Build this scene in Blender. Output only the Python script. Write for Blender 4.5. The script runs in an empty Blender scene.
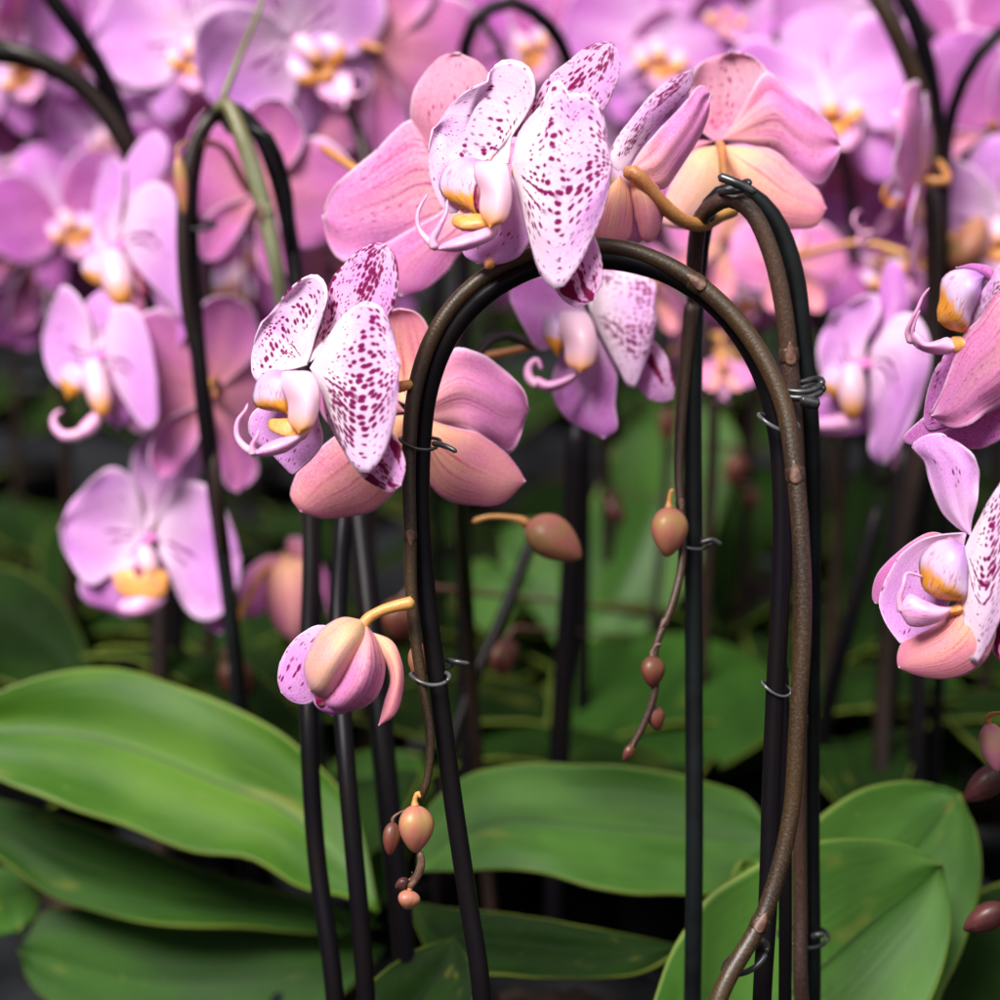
import bpy, math, random
from mathutils import Vector, Matrix
import numpy as np
R = math.radians
rnd = random.Random(11)
S = bpy.context.scene
COL = S.collection

# ---------------------------------------------------------------- camera, world, sun, exposure
PITCH = 12.0
FOC = 0.70
KPX = 0.32 / 0.70 / 1000.0            # metres per photo pixel per metre of depth
CAM = Vector((0, 0, 0.45))
FWD = Vector((0, math.cos(R(PITCH)), -math.sin(R(PITCH))))
UPV = Vector((0, math.sin(R(PITCH)), math.cos(R(PITCH))))
RGT = Vector((1, 0, 0))
cd = bpy.data.cameras.new("camera")
cam = bpy.data.objects.new("camera", cd)
COL.objects.link(cam)
cam.location = CAM
cam.rotation_euler = (R(90 - PITCH), 0, 0)
cd.sensor_width = 36
cd.lens = 36 * 0.70 / 0.32
cd.clip_start = 0.02
cd.clip_end = 200
cd.dof.use_dof = True
cd.dof.focus_distance = FOC
cd.dof.aperture_fstop = 5.8
cd.dof.aperture_blades = 0
S.camera = cam

SUN_EL, SUN_AZ = 54.0, -34.0          # azimuth: from behind the camera, to its left
w = bpy.data.worlds.new("World")
S.world = w
w.use_nodes = True
nt = w.node_tree
bg = nt.nodes["Background"]
sky = nt.nodes.new("ShaderNodeTexSky")
sky.sky_type = 'NISHITA'
sky.sun_disc = False
sky.sun_elevation = R(SUN_EL)
sky.sun_rotation = R(180 + SUN_AZ)
sky.dust_density = 4.0
hs = nt.nodes.new("ShaderNodeHueSaturation")
hs.inputs['Saturation'].default_value = 0.10
nt.links.new(sky.outputs[0], hs.inputs['Color'])
nt.links.new(hs.outputs[0], bg.inputs[0])
bg.inputs[1].default_value = 0.05
sd = bpy.data.lights.new("sun", 'SUN')
sd.energy = 5.0
sd.angle = R(28)
sd.color = (1.0, 0.965, 0.92)
sun = bpy.data.objects.new("sun", sd)
COL.objects.link(sun)
az, el = R(SUN_AZ), R(SUN_EL)
sdir = Vector((math.sin(az) * math.cos(el), -math.cos(az) * math.cos(el), math.sin(el)))
sun.rotation_euler = sdir.to_track_quat('Z', 'Y').to_euler()
S.view_settings.view_transform = 'Standard'
S.view_settings.look = 'None'
S.view_settings.gamma = 1
S.view_settings.exposure = 0.66


def P(px, py, d):
    return CAM + FWD * d + RGT * ((px - 500) * KPX * d) + UPV * ((500 - py) * KPX * d)


# ---------------------------------------------------------------- node helpers
class NT:
    def __init__(s, name):
        s.m = bpy.data.materials.new(name)
        s.m.use_nodes = True
        s.t = s.m.node_tree
        s.t.nodes.clear()
        s.out = s.t.nodes.new("ShaderNodeOutputMaterial")

    def n(s, ty, **kw):
        o = s.t.nodes.new(ty)
        for k, v in kw.items():
            setattr(o, k, v)
        return o

    def put(s, sock, v):
        if isinstance(v, bpy.types.NodeSocket):
            s.t.links.new(v, sock)
        elif isinstance(v, (tuple, list)) and len(v) == 3 and sock.type == 'RGBA':
            sock.default_value = (*v, 1)
        else:
            sock.default_value = v

    def math(s, op, a, b=None, c=None, clamp=False):
        o = s.n("ShaderNodeMath", operation=op, use_clamp=clamp)
        s.put(o.inputs[0], a)
        if b is not None: s.put(o.inputs[1], b)
        if c is not None: s.put(o.inputs[2], c)
        return o.outputs[0]

    def mix(s, f, a, b, mode='MIX'):
        o = s.n("ShaderNodeMix", data_type='RGBA', blend_type=mode)
        s.put(o.inputs[0], f); s.put(o.inputs[6], a); s.put(o.inputs[7], b)
        return o.outputs[2]

    def ss(s, x, a, b, lo=0.0, hi=1.0):
        o = s.n("ShaderNodeMapRange", interpolation_type='SMOOTHSTEP')
        s.put(o.inputs[0], x)
        for i, v in enumerate((a, b, lo, hi)): o.inputs[i + 1].default_value = v
        return o.outputs[0]

    def comb(s, x, y, z):
        o = s.n("ShaderNodeCombineXYZ")
        s.put(o.inputs[0], x); s.put(o.inputs[1], y); s.put(o.inputs[2], z)
        return o.outputs[0]

    def noise(s, vec, scale, detail=2.0, rough=0.5, dist=0.0):
        o = s.n("ShaderNodeTexNoise")
        if vec is not None: s.put(o.inputs['Vector'], vec)
        o.inputs['Scale'].default_value = scale
        o.inputs['Detail'].default_value = detail
        o.inputs['Roughness'].default_value = rough
        o.inputs['Distortion'].default_value = dist
        return o.outputs[0]

    def uv(s):
        o = s.n("ShaderNodeTexCoord")
        sp = s.n("ShaderNodeSeparateXYZ")
        s.t.links.new(o.outputs['UV'], sp.inputs[0])
        return sp.outputs[0], sp.outputs[1]

    def rand(s):
        return s.n("ShaderNodeObjectInfo").outputs['Random']

    def finish(s, col, rough=0.5, bump=None, bstr=0.3, bdist=0.0003, transl=0.0, tcol=None, spec=0.4, sheen=0.0, coat=0.0):
        p = s.n("ShaderNodeBsdfPrincipled")
        s.put(p.inputs['Base Color'], col)
        s.put(p.inputs['Roughness'], rough)
        p.inputs['Specular IOR Level'].default_value = spec
        p.inputs['Sheen Weight'].default_value = sheen
        p.inputs['Coat Weight'].default_value = coat
        bo = None
        if bump is not None:
            b = s.n("ShaderNodeBump")
            b.inputs['Strength'].default_value = bstr
            b.inputs['Distance'].default_value = bdist
            s.put(b.inputs['Height'], bump)
            bo = b.outputs[0]
            s.t.links.new(bo, p.inputs['Normal'])
        res = p.outputs[0]
        if transl > 0:
            t = s.n("ShaderNodeBsdfTranslucent")
            s.put(t.inputs[0], tcol if tcol is not None else col)
            if bo: s.t.links.new(bo, t.inputs['Normal'])
            mx = s.n("ShaderNodeMixShader")
            mx.inputs[0].default_value = transl
            s.t.links.new(res, mx.inputs[1]); s.t.links.new(t.outputs[0], mx.inputs[2])
            res = mx.outputs[0]
        s.t.links.new(res, s.out.inputs[0])
        return s.m


def petal_mat(name, inner, mid, edge, spots=0.0, kx=20., ky=9., v0=.10, v1=.28, vout=(.9, 1.0), stripe=0.0, vein=.35,
              veincol=(.55, .12, .45), spotcol=(.26, .002, .115), blush=(.62, .22, .66), blush_amt=.6, transl=.36, emid=(.12, .6), merge=0.0, mid_glow=0.0):
    m = NT(name)
    u, v = m.uv()
    r = m.math('MULTIPLY', m.rand(), 37.0)
    e = m.math('ABSOLUTE', m.math('MULTIPLY_ADD', u, 2.0, -1.0))
    base = m.mix(m.ss(v, *emid), inner, mid)
    # soft blush patches
    bl = m.noise(m.comb(m.math('MULTIPLY', u, 2.2), m.math('MULTIPLY', v, 2.6), r), 1.0, 2.0)
    base = m.mix(m.math('MULTIPLY', m.math('MULTIPLY', m.ss(bl, .42, .68), m.ss(v, .25, .6)), blush_amt), base, blush)
    base = m.mix(m.math('MULTIPLY', m.math('MULTIPLY', m.ss(e, .42, .0), m.ss(v, .98, .3)), mid_glow), base, inner)
    ed = m.math('MAXIMUM', m.ss(e, .80, 1.0), m.ss(v, .88, 1.0))
    base = m.mix(m.math('MULTIPLY', ed, .75), base, edge)
    rim = m.math('MAXIMUM', m.ss(e, .95, .985), m.ss(v, .965, .99))
    base = m.mix(m.math('MULTIPLY', rim, .5), base, (.92, .80, .90))
    st = m.noise(m.comb(m.math('MULTIPLY', u, 26.0), m.math('MULTIPLY', v, 1.3), r), 1.0, 3.0, .55, .25)
    fine = m.noise(m.comb(m.math('MULTIPLY', u, 150.0), m.math('MULTIPLY', v, 90.0), r), 1.0, 2.0)
    vm = m.math('MULTIPLY', m.ss(st, .52, .66), m.ss(v, .95, .35, 0.0, vein))
    base = m.mix(vm, base, veincol)
    base = m.mix(m.math('MULTIPLY', m.ss(fine, .48, .64), .34), base, (.95, .85, .95))  # pale flecks paint the cell sparkle into the petal colour
    if spots > 0:
        wob = m.noise(m.comb(m.math('MULTIPLY', u, 30.0), m.math('MULTIPLY', v, 22.0), r), 1.0, 2.0)
        uu = m.math('MULTIPLY_ADD', u, kx, m.math('MULTIPLY', wob, .45))
        vv = m.math('MULTIPLY_ADD', v, ky, m.math('MULTIPLY', wob, -.4))
        vo = m.n("ShaderNodeTexVoronoi", feature='F1')
        m.put(vo.inputs['Vector'], m.comb(uu, vv, r))
        vo.inputs['Scale'].default_value = 1.0
        vo.inputs['Randomness'].default_value = .62
        reg = m.noise(m.comb(m.math('MULTIPLY', u, 3.4), m.math('MULTIPLY', v, 3.0), m.math('ADD', r, 5.0)), 1.0, 1.0)
        reg = m.math('MULTIPLY_ADD', m.math('SUBTRACT', m.ss(m.math('ABSOLUTE', m.math('SUBTRACT', u, .54)), .34, .05), .35), .13, reg)
        thr = m.math('MULTIPLY', m.ss(reg, .30, .66, .30, 1.0), spots)
        thr = m.math('MULTIPLY', thr, m.math('MULTIPLY', m.ss(v, v0, v1), m.ss(v, vout[1], vout[0], .35, 1.0)))
        if merge > 0:
            thr = m.math('ADD', thr, m.math('MULTIPLY', m.math('MULTIPLY', m.ss(reg, .46, .62), m.ss(v, .25, .5)), merge))
        sp = m.math('MULTIPLY', m.math('SUBTRACT', thr, vo.outputs['Distance']), 6.5, clamp=True)
        vs2 = m.n("ShaderNodeTexVoronoi", feature='F1')
        m.put(vs2.inputs['Vector'], m.comb(m.math('MULTIPLY', u, kx * 1.5), m.math('MULTIPLY', v, ky * 1.5), m.math('ADD', r, 2.0)))
        vs2.inputs['Scale'].default_value = 1.0
        t2 = m.math('MULTIPLY', m.math('MULTIPLY', m.ss(reg, .62, .36, .10, .36), spots * 1.6), m.math('MULTIPLY', m.ss(v, v0 * 1.6, v1 * 1.5), m.ss(v, 1.02, .92)))
        sp = m.math('MAXIMUM', sp, m.math('MULTIPLY', m.math('SUBTRACT', t2, vs2.outputs['Distance']), 7.0, clamp=True))
        if stripe > 0:
            for (uc, a, b) in ((.56, .13, .52), (.66, .16, .46)):
                dd = m.math('ABSOLUTE', m.math('SUBTRACT', m.math('ADD', u, m.math('MULTIPLY', m.math('SUBTRACT', wob, .5), .05)), uc))
                s1 = m.math('MULTIPLY', m.math('SUBTRACT', .016 * stripe, dd), 200.0, clamp=True)
                s1 = m.math('MULTIPLY', s1, m.math('MULTIPLY', m.ss(v, a, a + .06), m.ss(v, b, b - .08)))
                s1 = m.math('MULTIPLY', s1, m.ss(wob, .36, .42))
                sp = m.math('MAXIMUM', sp, s1)
        base = m.mix(sp, base, spotcol)
    h = m.math('ADD', m.math('MULTIPLY', st, 1.0), m.math('MULTIPLY', fine, .25))
    return m.finish(base, .48, m.math('MULTIPLY', h, m.ss(v, .05, .4)), .38, .0005, transl, base, .22, .05)


W = (.86, .72, .88); LAV = (.74, .40, .80); PK = (.78, .30, .58)
M = {}
SC = (.20, .0005, .090)
M['spot'] = petal_mat('petal_front_spotted', (.88, .78, .87), (.78, .50, .80), (.84, .58, .84), .51, 24, 17, stripe=1.0, vein=.10, blush_amt=.7, blush=(.60, .22, .64), spotcol=SC, emid=(.10, .7))
M['spotL'] = petal_mat('petal_front_finely_spotted', (.88, .78, .87), (.79, .53, .81), (.84, .60, .84), .49, 24, 17, stripe=.8, vein=.10, blush_amt=.7, blush=(.60, .22, .64), spotcol=SC, emid=(.10, .7))
M['spotlow'] = petal_mat('petal_front_few_spots', (.76, .46, .76), (.62, .26, .66), (.78, .46, .78), .32, 14, 10, v0=.2, v1=.5, vein=.14, blush_amt=.4, spotcol=SC)
M['spotH'] = petal_mat('petal_front_bud_spotted', (.70, .40, .70), (.62, .24, .62), (.76, .46, .76), .50, 10, 8, v0=.05, v1=.2, vein=.1, spotcol=SC)
M['heavy'] = petal_mat('sepal_front_blotched', (.82, .64, .82), (.70, .40, .72), (.76, .44, .74), .60, 17, 20, v0=.05, v1=.2, vein=.08, vout=(1.0, 1.1), merge=.10, spotcol=(.20, .0005, .075), stripe=1.3)
M['dark'] = petal_mat('sepal_front_dark', (.82, .64, .82), (.66, .34, .64), (.78, .42, .70), .52, 16, 18, v0=.05, v1=.2, vein=.08, vout=(1.0, 1.1), merge=.50, spotcol=(.19, .0005, .06))
M['mag'] = petal_mat('petal_magenta_spotted', (.48, .04, .33), (.50, .10, .45), (.72, .32, .68), .36, 14, 12, v0=.15, v1=.35, vein=.25, blush_amt=.4, blush=(.44, .05, .40), spotcol=SC)
M['back'] = petal_mat('petal_back_pink', (.84, .40, .40), (.78, .24, .55), (.87, .54, .76), .24, 20, 14, vein=.95, veincol=(.56, .06, .27), spotcol=(.40, .02, .20), blush=(.74, .20, .60), transl=.46, mid_glow=.45)
M['backdot'] = petal_mat('sepal_back_pink_dotted', (.78, .22, .36), (.78, .31, .46), (.82, .42, .60), .42, 20, 14, vein=.3, veincol=(.62, .14, .36), spotcol=(.42, .03, .20), v0=.05, v1=.2, blush=(.86, .46, .54), transl=.46)
M['peach'] = petal_mat('sepal_back_peach', (.86, .44, .22), (.82, .28, .32), (.80, .18, .40), .16, 18, 12, vein=.95, veincol=(.60, .08, .13), spotcol=(.46, .05, .16), blush=(.78, .18, .36), blush_amt=.75, transl=.32, mid_glow=.5)
M['yellow'] = petal_mat('sepal_back_cream', (.70, .44, .20), (.74, .38, .28), (.80, .32, .44), 0, vein=.5, veincol=(.68, .22, .26), blush=(.78, .30, .48), transl=.3, mid_glow=.4)
M['bg'] = petal_mat('petal_lilac', (.70, .42, .72), (.50, .12, .50), (.66, .29, .67), .0, mid_glow=.5, vein=.40, veincol=(.5, .08, .5), blush=(.58, .13, .62), blush_amt=.8)
M['bgs'] = petal_mat('petal_lilac_streaked', (.78, .56, .78), (.62, .25, .65), (.78, .46, .78), .24, 14, 6, stripe=1.5, v0=.12, v1=.3, vout=(.6, .8), vein=.22, spotcol=(.26, .03, .24), blush=(.66, .24, .78), blush_amt=.7)
M['bgd'] = petal_mat('petal_deep_pink', (.46, .06, .34), (.40, .06, .38), (.56, .20, .56), .0, mid_glow=.4, vein=.45, veincol=(.42, .02, .36), blush=(.50, .05, .48), blush_amt=.7)
M['bgb'] = petal_mat('petal_back_rose', (.68, .22, .30), (.56, .11, .42), (.68, .30, .60), .0, mid_glow=.5, vein=.45, veincol=(.6, .07, .35), blush=(.70, .13, .52), blush_amt=.6, transl=.34)


def lip_mat(name, top, low, a, b, orange=(.86, .36, .02), pinktop=False):
    m = NT(name)
    u, v = m.uv()
    n = m.noise(m.comb(m.math('MULTIPLY', u, 5.0), m.math('MULTIPLY', v, 4.0), m.rand()), 1.0, 2.0)
    vv = m.math('ADD', v, m.math('MULTIPLY', m.math('SUBTRACT', n, .5), .22))
    c = m.mix(m.ss(vv, .0, .5), top, low)
    c = m.mix(m.ss(vv, a, b), c, orange)
    c = m.mix(m.math('MULTIPLY', m.ss(n, .5, .8), .35), c, (.80, .50, .78))
    rd = m.noise(m.comb(m.math('MULTIPLY', u, 26.0), m.math('MULTIPLY', v, 9.0), 1.5), 1.0, 2.0)
    c = m.mix(m.math('MULTIPLY', m.math('MULTIPLY', m.ss(rd, .56, .66), m.ss(vv, .35, .5)), .6 * (not pinktop)), c, (.45, .03, .06))
    if pinktop: c = m.mix(m.ss(v, .14, .03), c, (.58, .08, .42))
    return m.finish(c, .35, m.noise(m.comb(u, v, 0.0), 60.0), .2, .0003, .22, c, .5)


M['lobe'] = lip_mat('lip_side_lobe', (.46, .20, .60), (.72, .52, .76), .52, .66, (.84, .36, .03))
M['column'] = lip_mat('flower_column', (.74, .52, .70), (.78, .48, .60), .60, .98, (.84, .36, .03), True)
M['callus'] = lip_mat('lip_callus', (.84, .36, .06), (.84, .38, .10), 2, 3)
M['mid'] = lip_mat('lip_mid_lobe', (.80, .45, .62), (.80, .38, .68), 2, 3)
M['knob'] = lip_mat('flower_centre', (.60, .10, .44), (.66, .16, .50), 2, 3)
M['throat'] = lip_mat('lip_throat', (.30, .01, .10), (.20, .005, .05), 2, 3)


def simple(name, c1, c2, scale, rough, spec=.5, bs=.4, bd=.0004, detail=3, transl=0, thr=(.4, .6), coat=0):
    m = NT(name)
    tc = m.n("ShaderNodeTexCoord")
    n = m.noise(tc.outputs['Object'], scale, detail, .6)
    return m.finish(m.mix(m.ss(n, *thr), c1, c2), rough, n, bs, bd, transl, None, spec, 0, coat)


def stem_mat(name, c1, c2, speck):
    m = NT(name)
    tc = m.n("ShaderNodeTexCoord")
    g = m.noise(tc.outputs['Object'], 22.0, 2.0)
    f = m.noise(tc.outputs['Object'], 1300.0, 2.0, .6)
    c = m.mix(m.ss(g, .38, .62), c1, c2)
    c = m.mix(m.math('MULTIPLY', m.ss(f, .45, .70), .42), c, speck)
    return m.finish(c, .42, f, .35, .0004, 0, None, .5)


M['stem'] = stem_mat('stem_brown', (.016, .008, .005), (.036, .018, .006), (.10, .056, .018))
M['stem2'] = stem_mat('stem_purple_brown', (.030, .012, .012), (.040, .018, .010), (.11, .068, .04))
M['stemg'] = stem_mat('stem_grey_green', (.15, .16, .09), (.10, .085, .03), (.30, .30, .20))
M['stemd'] = stem_mat('stem_dark', (.010, .005, .005), (.018, .009, .006), (.04, .022, .014))
M['pedicel'] = stem_mat('pedicel_ochre', (.50, .24, .06), (.42, .15, .05), (.60, .36, .14))
M['bract'] = simple('bract_skin', (.07, .03, .022), (.14, .07, .05), 500, .5)
M['hoop'] = simple('black_plastic', (.004, .003, .005), (.005, .0035, .004), 60, .40, .12, .05)
M['hoopg'] = simple('dark_green_plastic', (.0035, .004, .0045), (.005, .007, .0075), 60, .38, .2, .05)
M['clip'] = simple('clip_wire', (.012, .012, .014), (.03, .03, .034), 200, .3, .6, .05)
M['clipl'] = simple('clip_clear_plastic', (.05, .05, .055), (.08, .08, .085), 200, .25, .6, .05)
M['pot'] = simple('pot_plastic', (.005, .0055, .007), (.009, .010, .012), 30, .5, .2)
M['bark'] = simple('bark_mix', (.010, .007, .005), (.035, .02, .012), 120, .85, .2, 1.0, .004)
M['ground'] = simple('bench_fabric', (.010, .011, .013), (.016, .017, .020), 90, .9, .1, .4, .001)


def bud_mat(name, c0, c1, c2):
    m = NT(name)
    u, v = m.uv()
    tc = m.n("ShaderNodeTexCoord")
    n = m.noise(tc.outputs['Object'], 160.0, 3.0)
    n2 = m.noise(m.comb(m.math('MULTIPLY', u, 9.0), m.math('MULTIPLY', v, 1.5), m.rand()), 1.0, 2.0)
    c = m.mix(m.ss(m.math('ADD', v, m.math('MULTIPLY', m.math('SUBTRACT', n2, .5), .7)), .15, .85), c0, c1)
    c = m.mix(m.math('MULTIPLY', m.ss(n, .42, .62), .55), c, c2)
    return m.finish(c, .42, n2, .4, .0008, .1, None, .45)


M['bud'] = bud_mat('bud_skin', (.36, .20, .08), (.44, .18, .09), (.46, .11, .14))
M['budred'] = bud_mat('bud_skin_red', (.15, .06, .03), (.17, .04, .035), (.09, .025, .025))
M['buddark'] = bud_mat('bud_skin_dark', (.06, .018, .015), (.10, .028, .028), (.035, .01, .012))
M['budcream'] = bud_mat('opening_bud_skin', (.50, .26, .18), (.54, .20, .26), (.50, .12, .28))


def leaf_mat(name, c1, c2, c3, rough=.34, spec=.20):
    m = NT(name)
    u, v = m.uv()
    r = m.math('MULTIPLY', m.rand(), 17.0)
    e = m.math('ABSOLUTE', m.math('MULTIPLY_ADD', u, 2.0, -1.0))
    a = m.noise(m.comb(m.math('MULTIPLY', u, 2.5), m.math('MULTIPLY', v, 3.0), r), 1.0, 3.0)
    st = m.noise(m.comb(m.math('MULTIPLY', u, 38.0), m.math('MULTIPLY', v, 2.2), r), 1.0, 3.0)
    fn = m.noise(m.comb(m.math('MULTIPLY', u, 260.0), m.math('MULTIPLY', v, 320.0), r), 1.0, 2.0)
    c = m.mix(m.ss(a, .35, .68), c1, c2)
    c = m.mix(m.math('MULTIPLY', m.ss(st, .45, .7), .17), c, c3)
    yl = m.noise(m.comb(m.math('MULTIPLY', u, 4.0), m.math('MULTIPLY', v, 5.0), m.math('ADD', r, 3.0)), 1.0, 2.0)
    c = m.mix(m.math('MULTIPLY', m.ss(yl, .62, .78), .35), c, (.22, .20, .035))
    c = m.mix(m.ss(e, .035, .0, 0, .8), c, tuple(x * .40 for x in c1))
    c = m.mix(m.ss(e, .955, .995, 0, .65), c, (.16, .20, .03))
    c = m.mix(m.math('MULTIPLY', m.ss(fn, .5, .7), .12), c, (.12, .2, .05))
    sc_ = m.noise(m.comb(m.math('MULTIPLY', u, 30.0), m.math('MULTIPLY', v, 60.0), r), 1.0, 1.0)
    c = m.mix(m.math('MULTIPLY', m.ss(sc_, .74, .80), .5), c, (.20, .19, .08))
    h = m.math('ADD', st, m.math('MULTIPLY', fn, .3))
    return m.finish(c, m.ss(a, .3, .7, rough + .06, rough + .2), h, .22, .0008, .10, c, spec)


M['leaf'] = leaf_mat('leaf_green', (.018, .062, .005), (.036, .105, .009), (.05, .14, .02))
M['leafy'] = leaf_mat('leaf_yellow_green', (.026, .080, .005), (.062, .142, .008), (.075, .17, .02))
M['leafb'] = leaf_mat('leaf_blue_green', (.028, .088, .009), (.056, .145, .019), (.075, .185, .036), .38)
M['leaf_shade'] = leaf_mat('leaf_green_shaded', (.009, .034, .003), (.020, .064, .006), (.03, .085, .012), .45, .10)  # darker copy of the leaf greens, shade on lower leaves put into colour
M['leaf_deepshade'] = leaf_mat('leaf_green_deep_shade', (.004, .014, .002), (.008, .026, .003), (.012, .034, .006), .50, .06)  # darkest leaf copy: the gloom of gaps and far rows put into colour


# ---------------------------------------------------------------- geometry helpers
def resample(pts, n):
    p = [Vector(q) for q in pts]
    dense = []
    k = len(p)
    for i in range(k - 1):
        p0 = p[i - 1] if i > 0 else p[i] * 2 - p[i + 1]
        p1, p2 = p[i], p[i + 1]
        p3 = p[i + 2] if i + 2 < k else p[i + 1] * 2 - p[i]
        t1 = max((p1 - p0).length, 1e-6) ** .5
        t2 = t1 + max((p2 - p1).length, 1e-6) ** .5
        t3 = t2 + max((p3 - p2).length, 1e-6) ** .5
        for j in range(12):
            t = t1 + (t2 - t1) * j / 12
            A1 = p0 * ((t1 - t) / t1) + p1 * (t / t1)
            A2 = p1 * ((t2 - t) / (t2 - t1)) + p2 * ((t - t1) / (t2 - t1))
            A3 = p2 * ((t3 - t) / (t3 - t2)) + p3 * ((t - t2) / (t3 - t2))
            B1 = A1 * ((t2 - t) / t2) + A2 * (t / t2)
            B2 = A2 * ((t3 - t) / (t3 - t1)) + A3 * ((t - t1) / (t3 - t1))
            dense.append(B1 * ((t2 - t) / (t2 - t1)) + B2 * ((t - t1) / (t2 - t1)))
    dense.append(p[-1])
    acc = [0.0]
    for a, b in zip(dense, dense[1:]): acc.append(acc[-1] + (b - a).length)
    out, j = [], 0
    for i in range(n):
        s = acc[-1] * i / (n - 1)
        while j < len(acc) - 2 and acc[j + 1] < s: j += 1
        seg = acc[j + 1] - acc[j]
        out.append(dense[j].lerp(dense[j + 1], (s - acc[j]) / seg if seg > 1e-9 else 0))
    return out


def v3(q, off=0):
    return Vector((q[0], q[1], (q[2] if len(q) > 2 else 0) + off))


def smooth(x):
    x = max(0., min(1., x)); return x * x * (3 - 2 * x)


def patch(base, L, Rr, tip, cup=0, off=0, ripple=0, freq=7, nv=26, nu=18, lift=0, groove=0, seed=0, curl=0, yup=False, jag=.009):
    """a sheet between two edge curves that leave BASE and meet at TIP; z (third number) is the local offset towards the front"""
    Lc = resample([v3(base)] + [v3(q) for q in L] + [v3(tip)], nv)
    Rc = resample([v3(base)] + [v3(q) for q in Rr] + [v3(tip)], nv)
    rr = random.Random(seed * 7 + 1)
    ph = rr.uniform(0, 6)
    verts, uvs, faces = [], [], []
    for i in range(nv):
        v = i / (nv - 1)
        a, b = Lc[i], Rc[i]
        wig = 1 + jag * smooth(v * 4) * smooth((1 - v) * 4) * (math.sin(v * 23 + ph) + .7 * math.sin(v * 41 + 2.3 * ph))
        for j in range(nu):
            t = -1 + 2 * j / (nu - 1)
            u = math.sin(t * math.pi / 2) * .35 + t * .65
            q = a.lerp(b, (u * wig + 1) / 2)
            q.z += off * smooth(v * 3.5) + lift * v * v
            q.z += cup * (1 - u * u) * math.sin(math.pi * min(1, v * 1.02)) ** .8
            q.z += ripple * (abs(u) ** 3) * smooth(v * 2.5) * (math.sin(freq * v * 2.2 + ph + u) + .5 * math.sin(freq * 2.1 * v + 2 * ph))
            q.z += ripple * .5 * smooth((v - .6) * 2.5) * math.sin(u * 5 + ph)
            q.z += groove * abs(u) ** .8 * smooth(v * 2) * smooth((1 - v) * 3)
            q.z += .30 * ripple * math.sin(u * 8 + ph * 2 + v * 2) * smooth(v * 3) * (1 - .4 * v)
            q.z -= curl * smooth((v - .7) / .3) ** 2
            verts.append(q); uvs.append(((u + 1) / 2, v))
    for i in range(nv - 1):
        for j in range(nu - 1):
            k = i * nu + j
            faces.append((k, k + 1, k + nu + 1, k + nu))
    area = sum(a.x * b.y - b.x * a.y for a, b in zip(Lc + Rc[::-1], (Lc + Rc[::-1])[1:] + Lc[:1]))
    # the outline runs base-left-tip-right, the faces base-right: keep the front face towards +z
    if (area > 0) == yup:
        faces = [f[::-1] for f in faces]
    return verts, faces, uvs


def tube(pts, rad, seg=10, n=None, cap=True):
    """pts in metres (world or local); rad: number or list blended along the length"""
    n = n or max(8, len(pts) * 6)
    c = resample(pts, n)
    rads = rad if isinstance(rad, (list, tuple)) else [rad, rad]
    verts, faces, uvs = [], [], []
    nrm = None
    for i, p in enumerate(c):
        t = (c[min(i + 1, n - 1)] - c[max(i - 1, 0)]).normalized()
        if nrm is None:
            nrm = t.orthogonal().normalized()
        nrm = (nrm - t * nrm.dot(t)).normalized()
        bn = t.cross(nrm)
        f = i / (n - 1) * (len(rads) - 1)
        k = min(int(f), len(rads) - 2)
        r = rads[k] * (1 - (f - k)) + rads[k + 1] * (f - k)
        if cap and i in (0, n - 1): r *= .25
        for j in range(seg):
            a = 2 * math.pi * j / seg
            verts.append(p + (nrm * math.cos(a) + bn * math.sin(a)) * r)
            uvs.append((j / seg, i / (n - 1)))
    for i in range(n - 1):
        for j in range(seg):
            faces.append((i * seg + j, i * seg + (j + 1) % seg, (i + 1) * seg + (j + 1) % seg, (i + 1) * seg + j))
    if cap:
        faces.append(tuple(range(seg))[::-1]); faces.append(tuple((n - 1) * seg + j for j in range(seg)))
    return verts, faces, uvs


def blob(top, bot, w, depth, side=(1, 0, 0), front=None, n=14, seg=16, prof=None, ridges=0, rid=0.06):
    """a closed egg between two points; w, depth: half widths; prof(t)->radius factor"""
    top, bot = Vector(top), Vector(bot)
    ax = (bot - top)
    s = Vector(side); s = (s - ax * (s.dot(ax) / ax.length_squared)).normalized()
    f = ax.normalized().cross(s)
    verts, faces, uvs = [], [], []
    for i in range(n + 1):
        t = i / n
        tt = .5 - .5 * math.cos(math.pi * t)
        r = math.sin(math.pi * t) if prof is None else prof(tt)
        for j in range(seg):
            a = 2 * math.pi * j / seg
            k = 1 + (rid * math.cos(ridges * a) if ridges else 0)
            verts.append(top + ax * tt + s * (w * r * math.cos(a) * k) + f * (depth * r * math.sin(a) * k))
            uvs.append((j / seg, tt))
    for i in range(n):
        for j in range(seg):
            faces.append((i * seg + j, i * seg + (j + 1) % seg, (i + 1) * seg + (j + 1) % seg, (i + 1) * seg + j))
    return verts, faces, uvs


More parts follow.
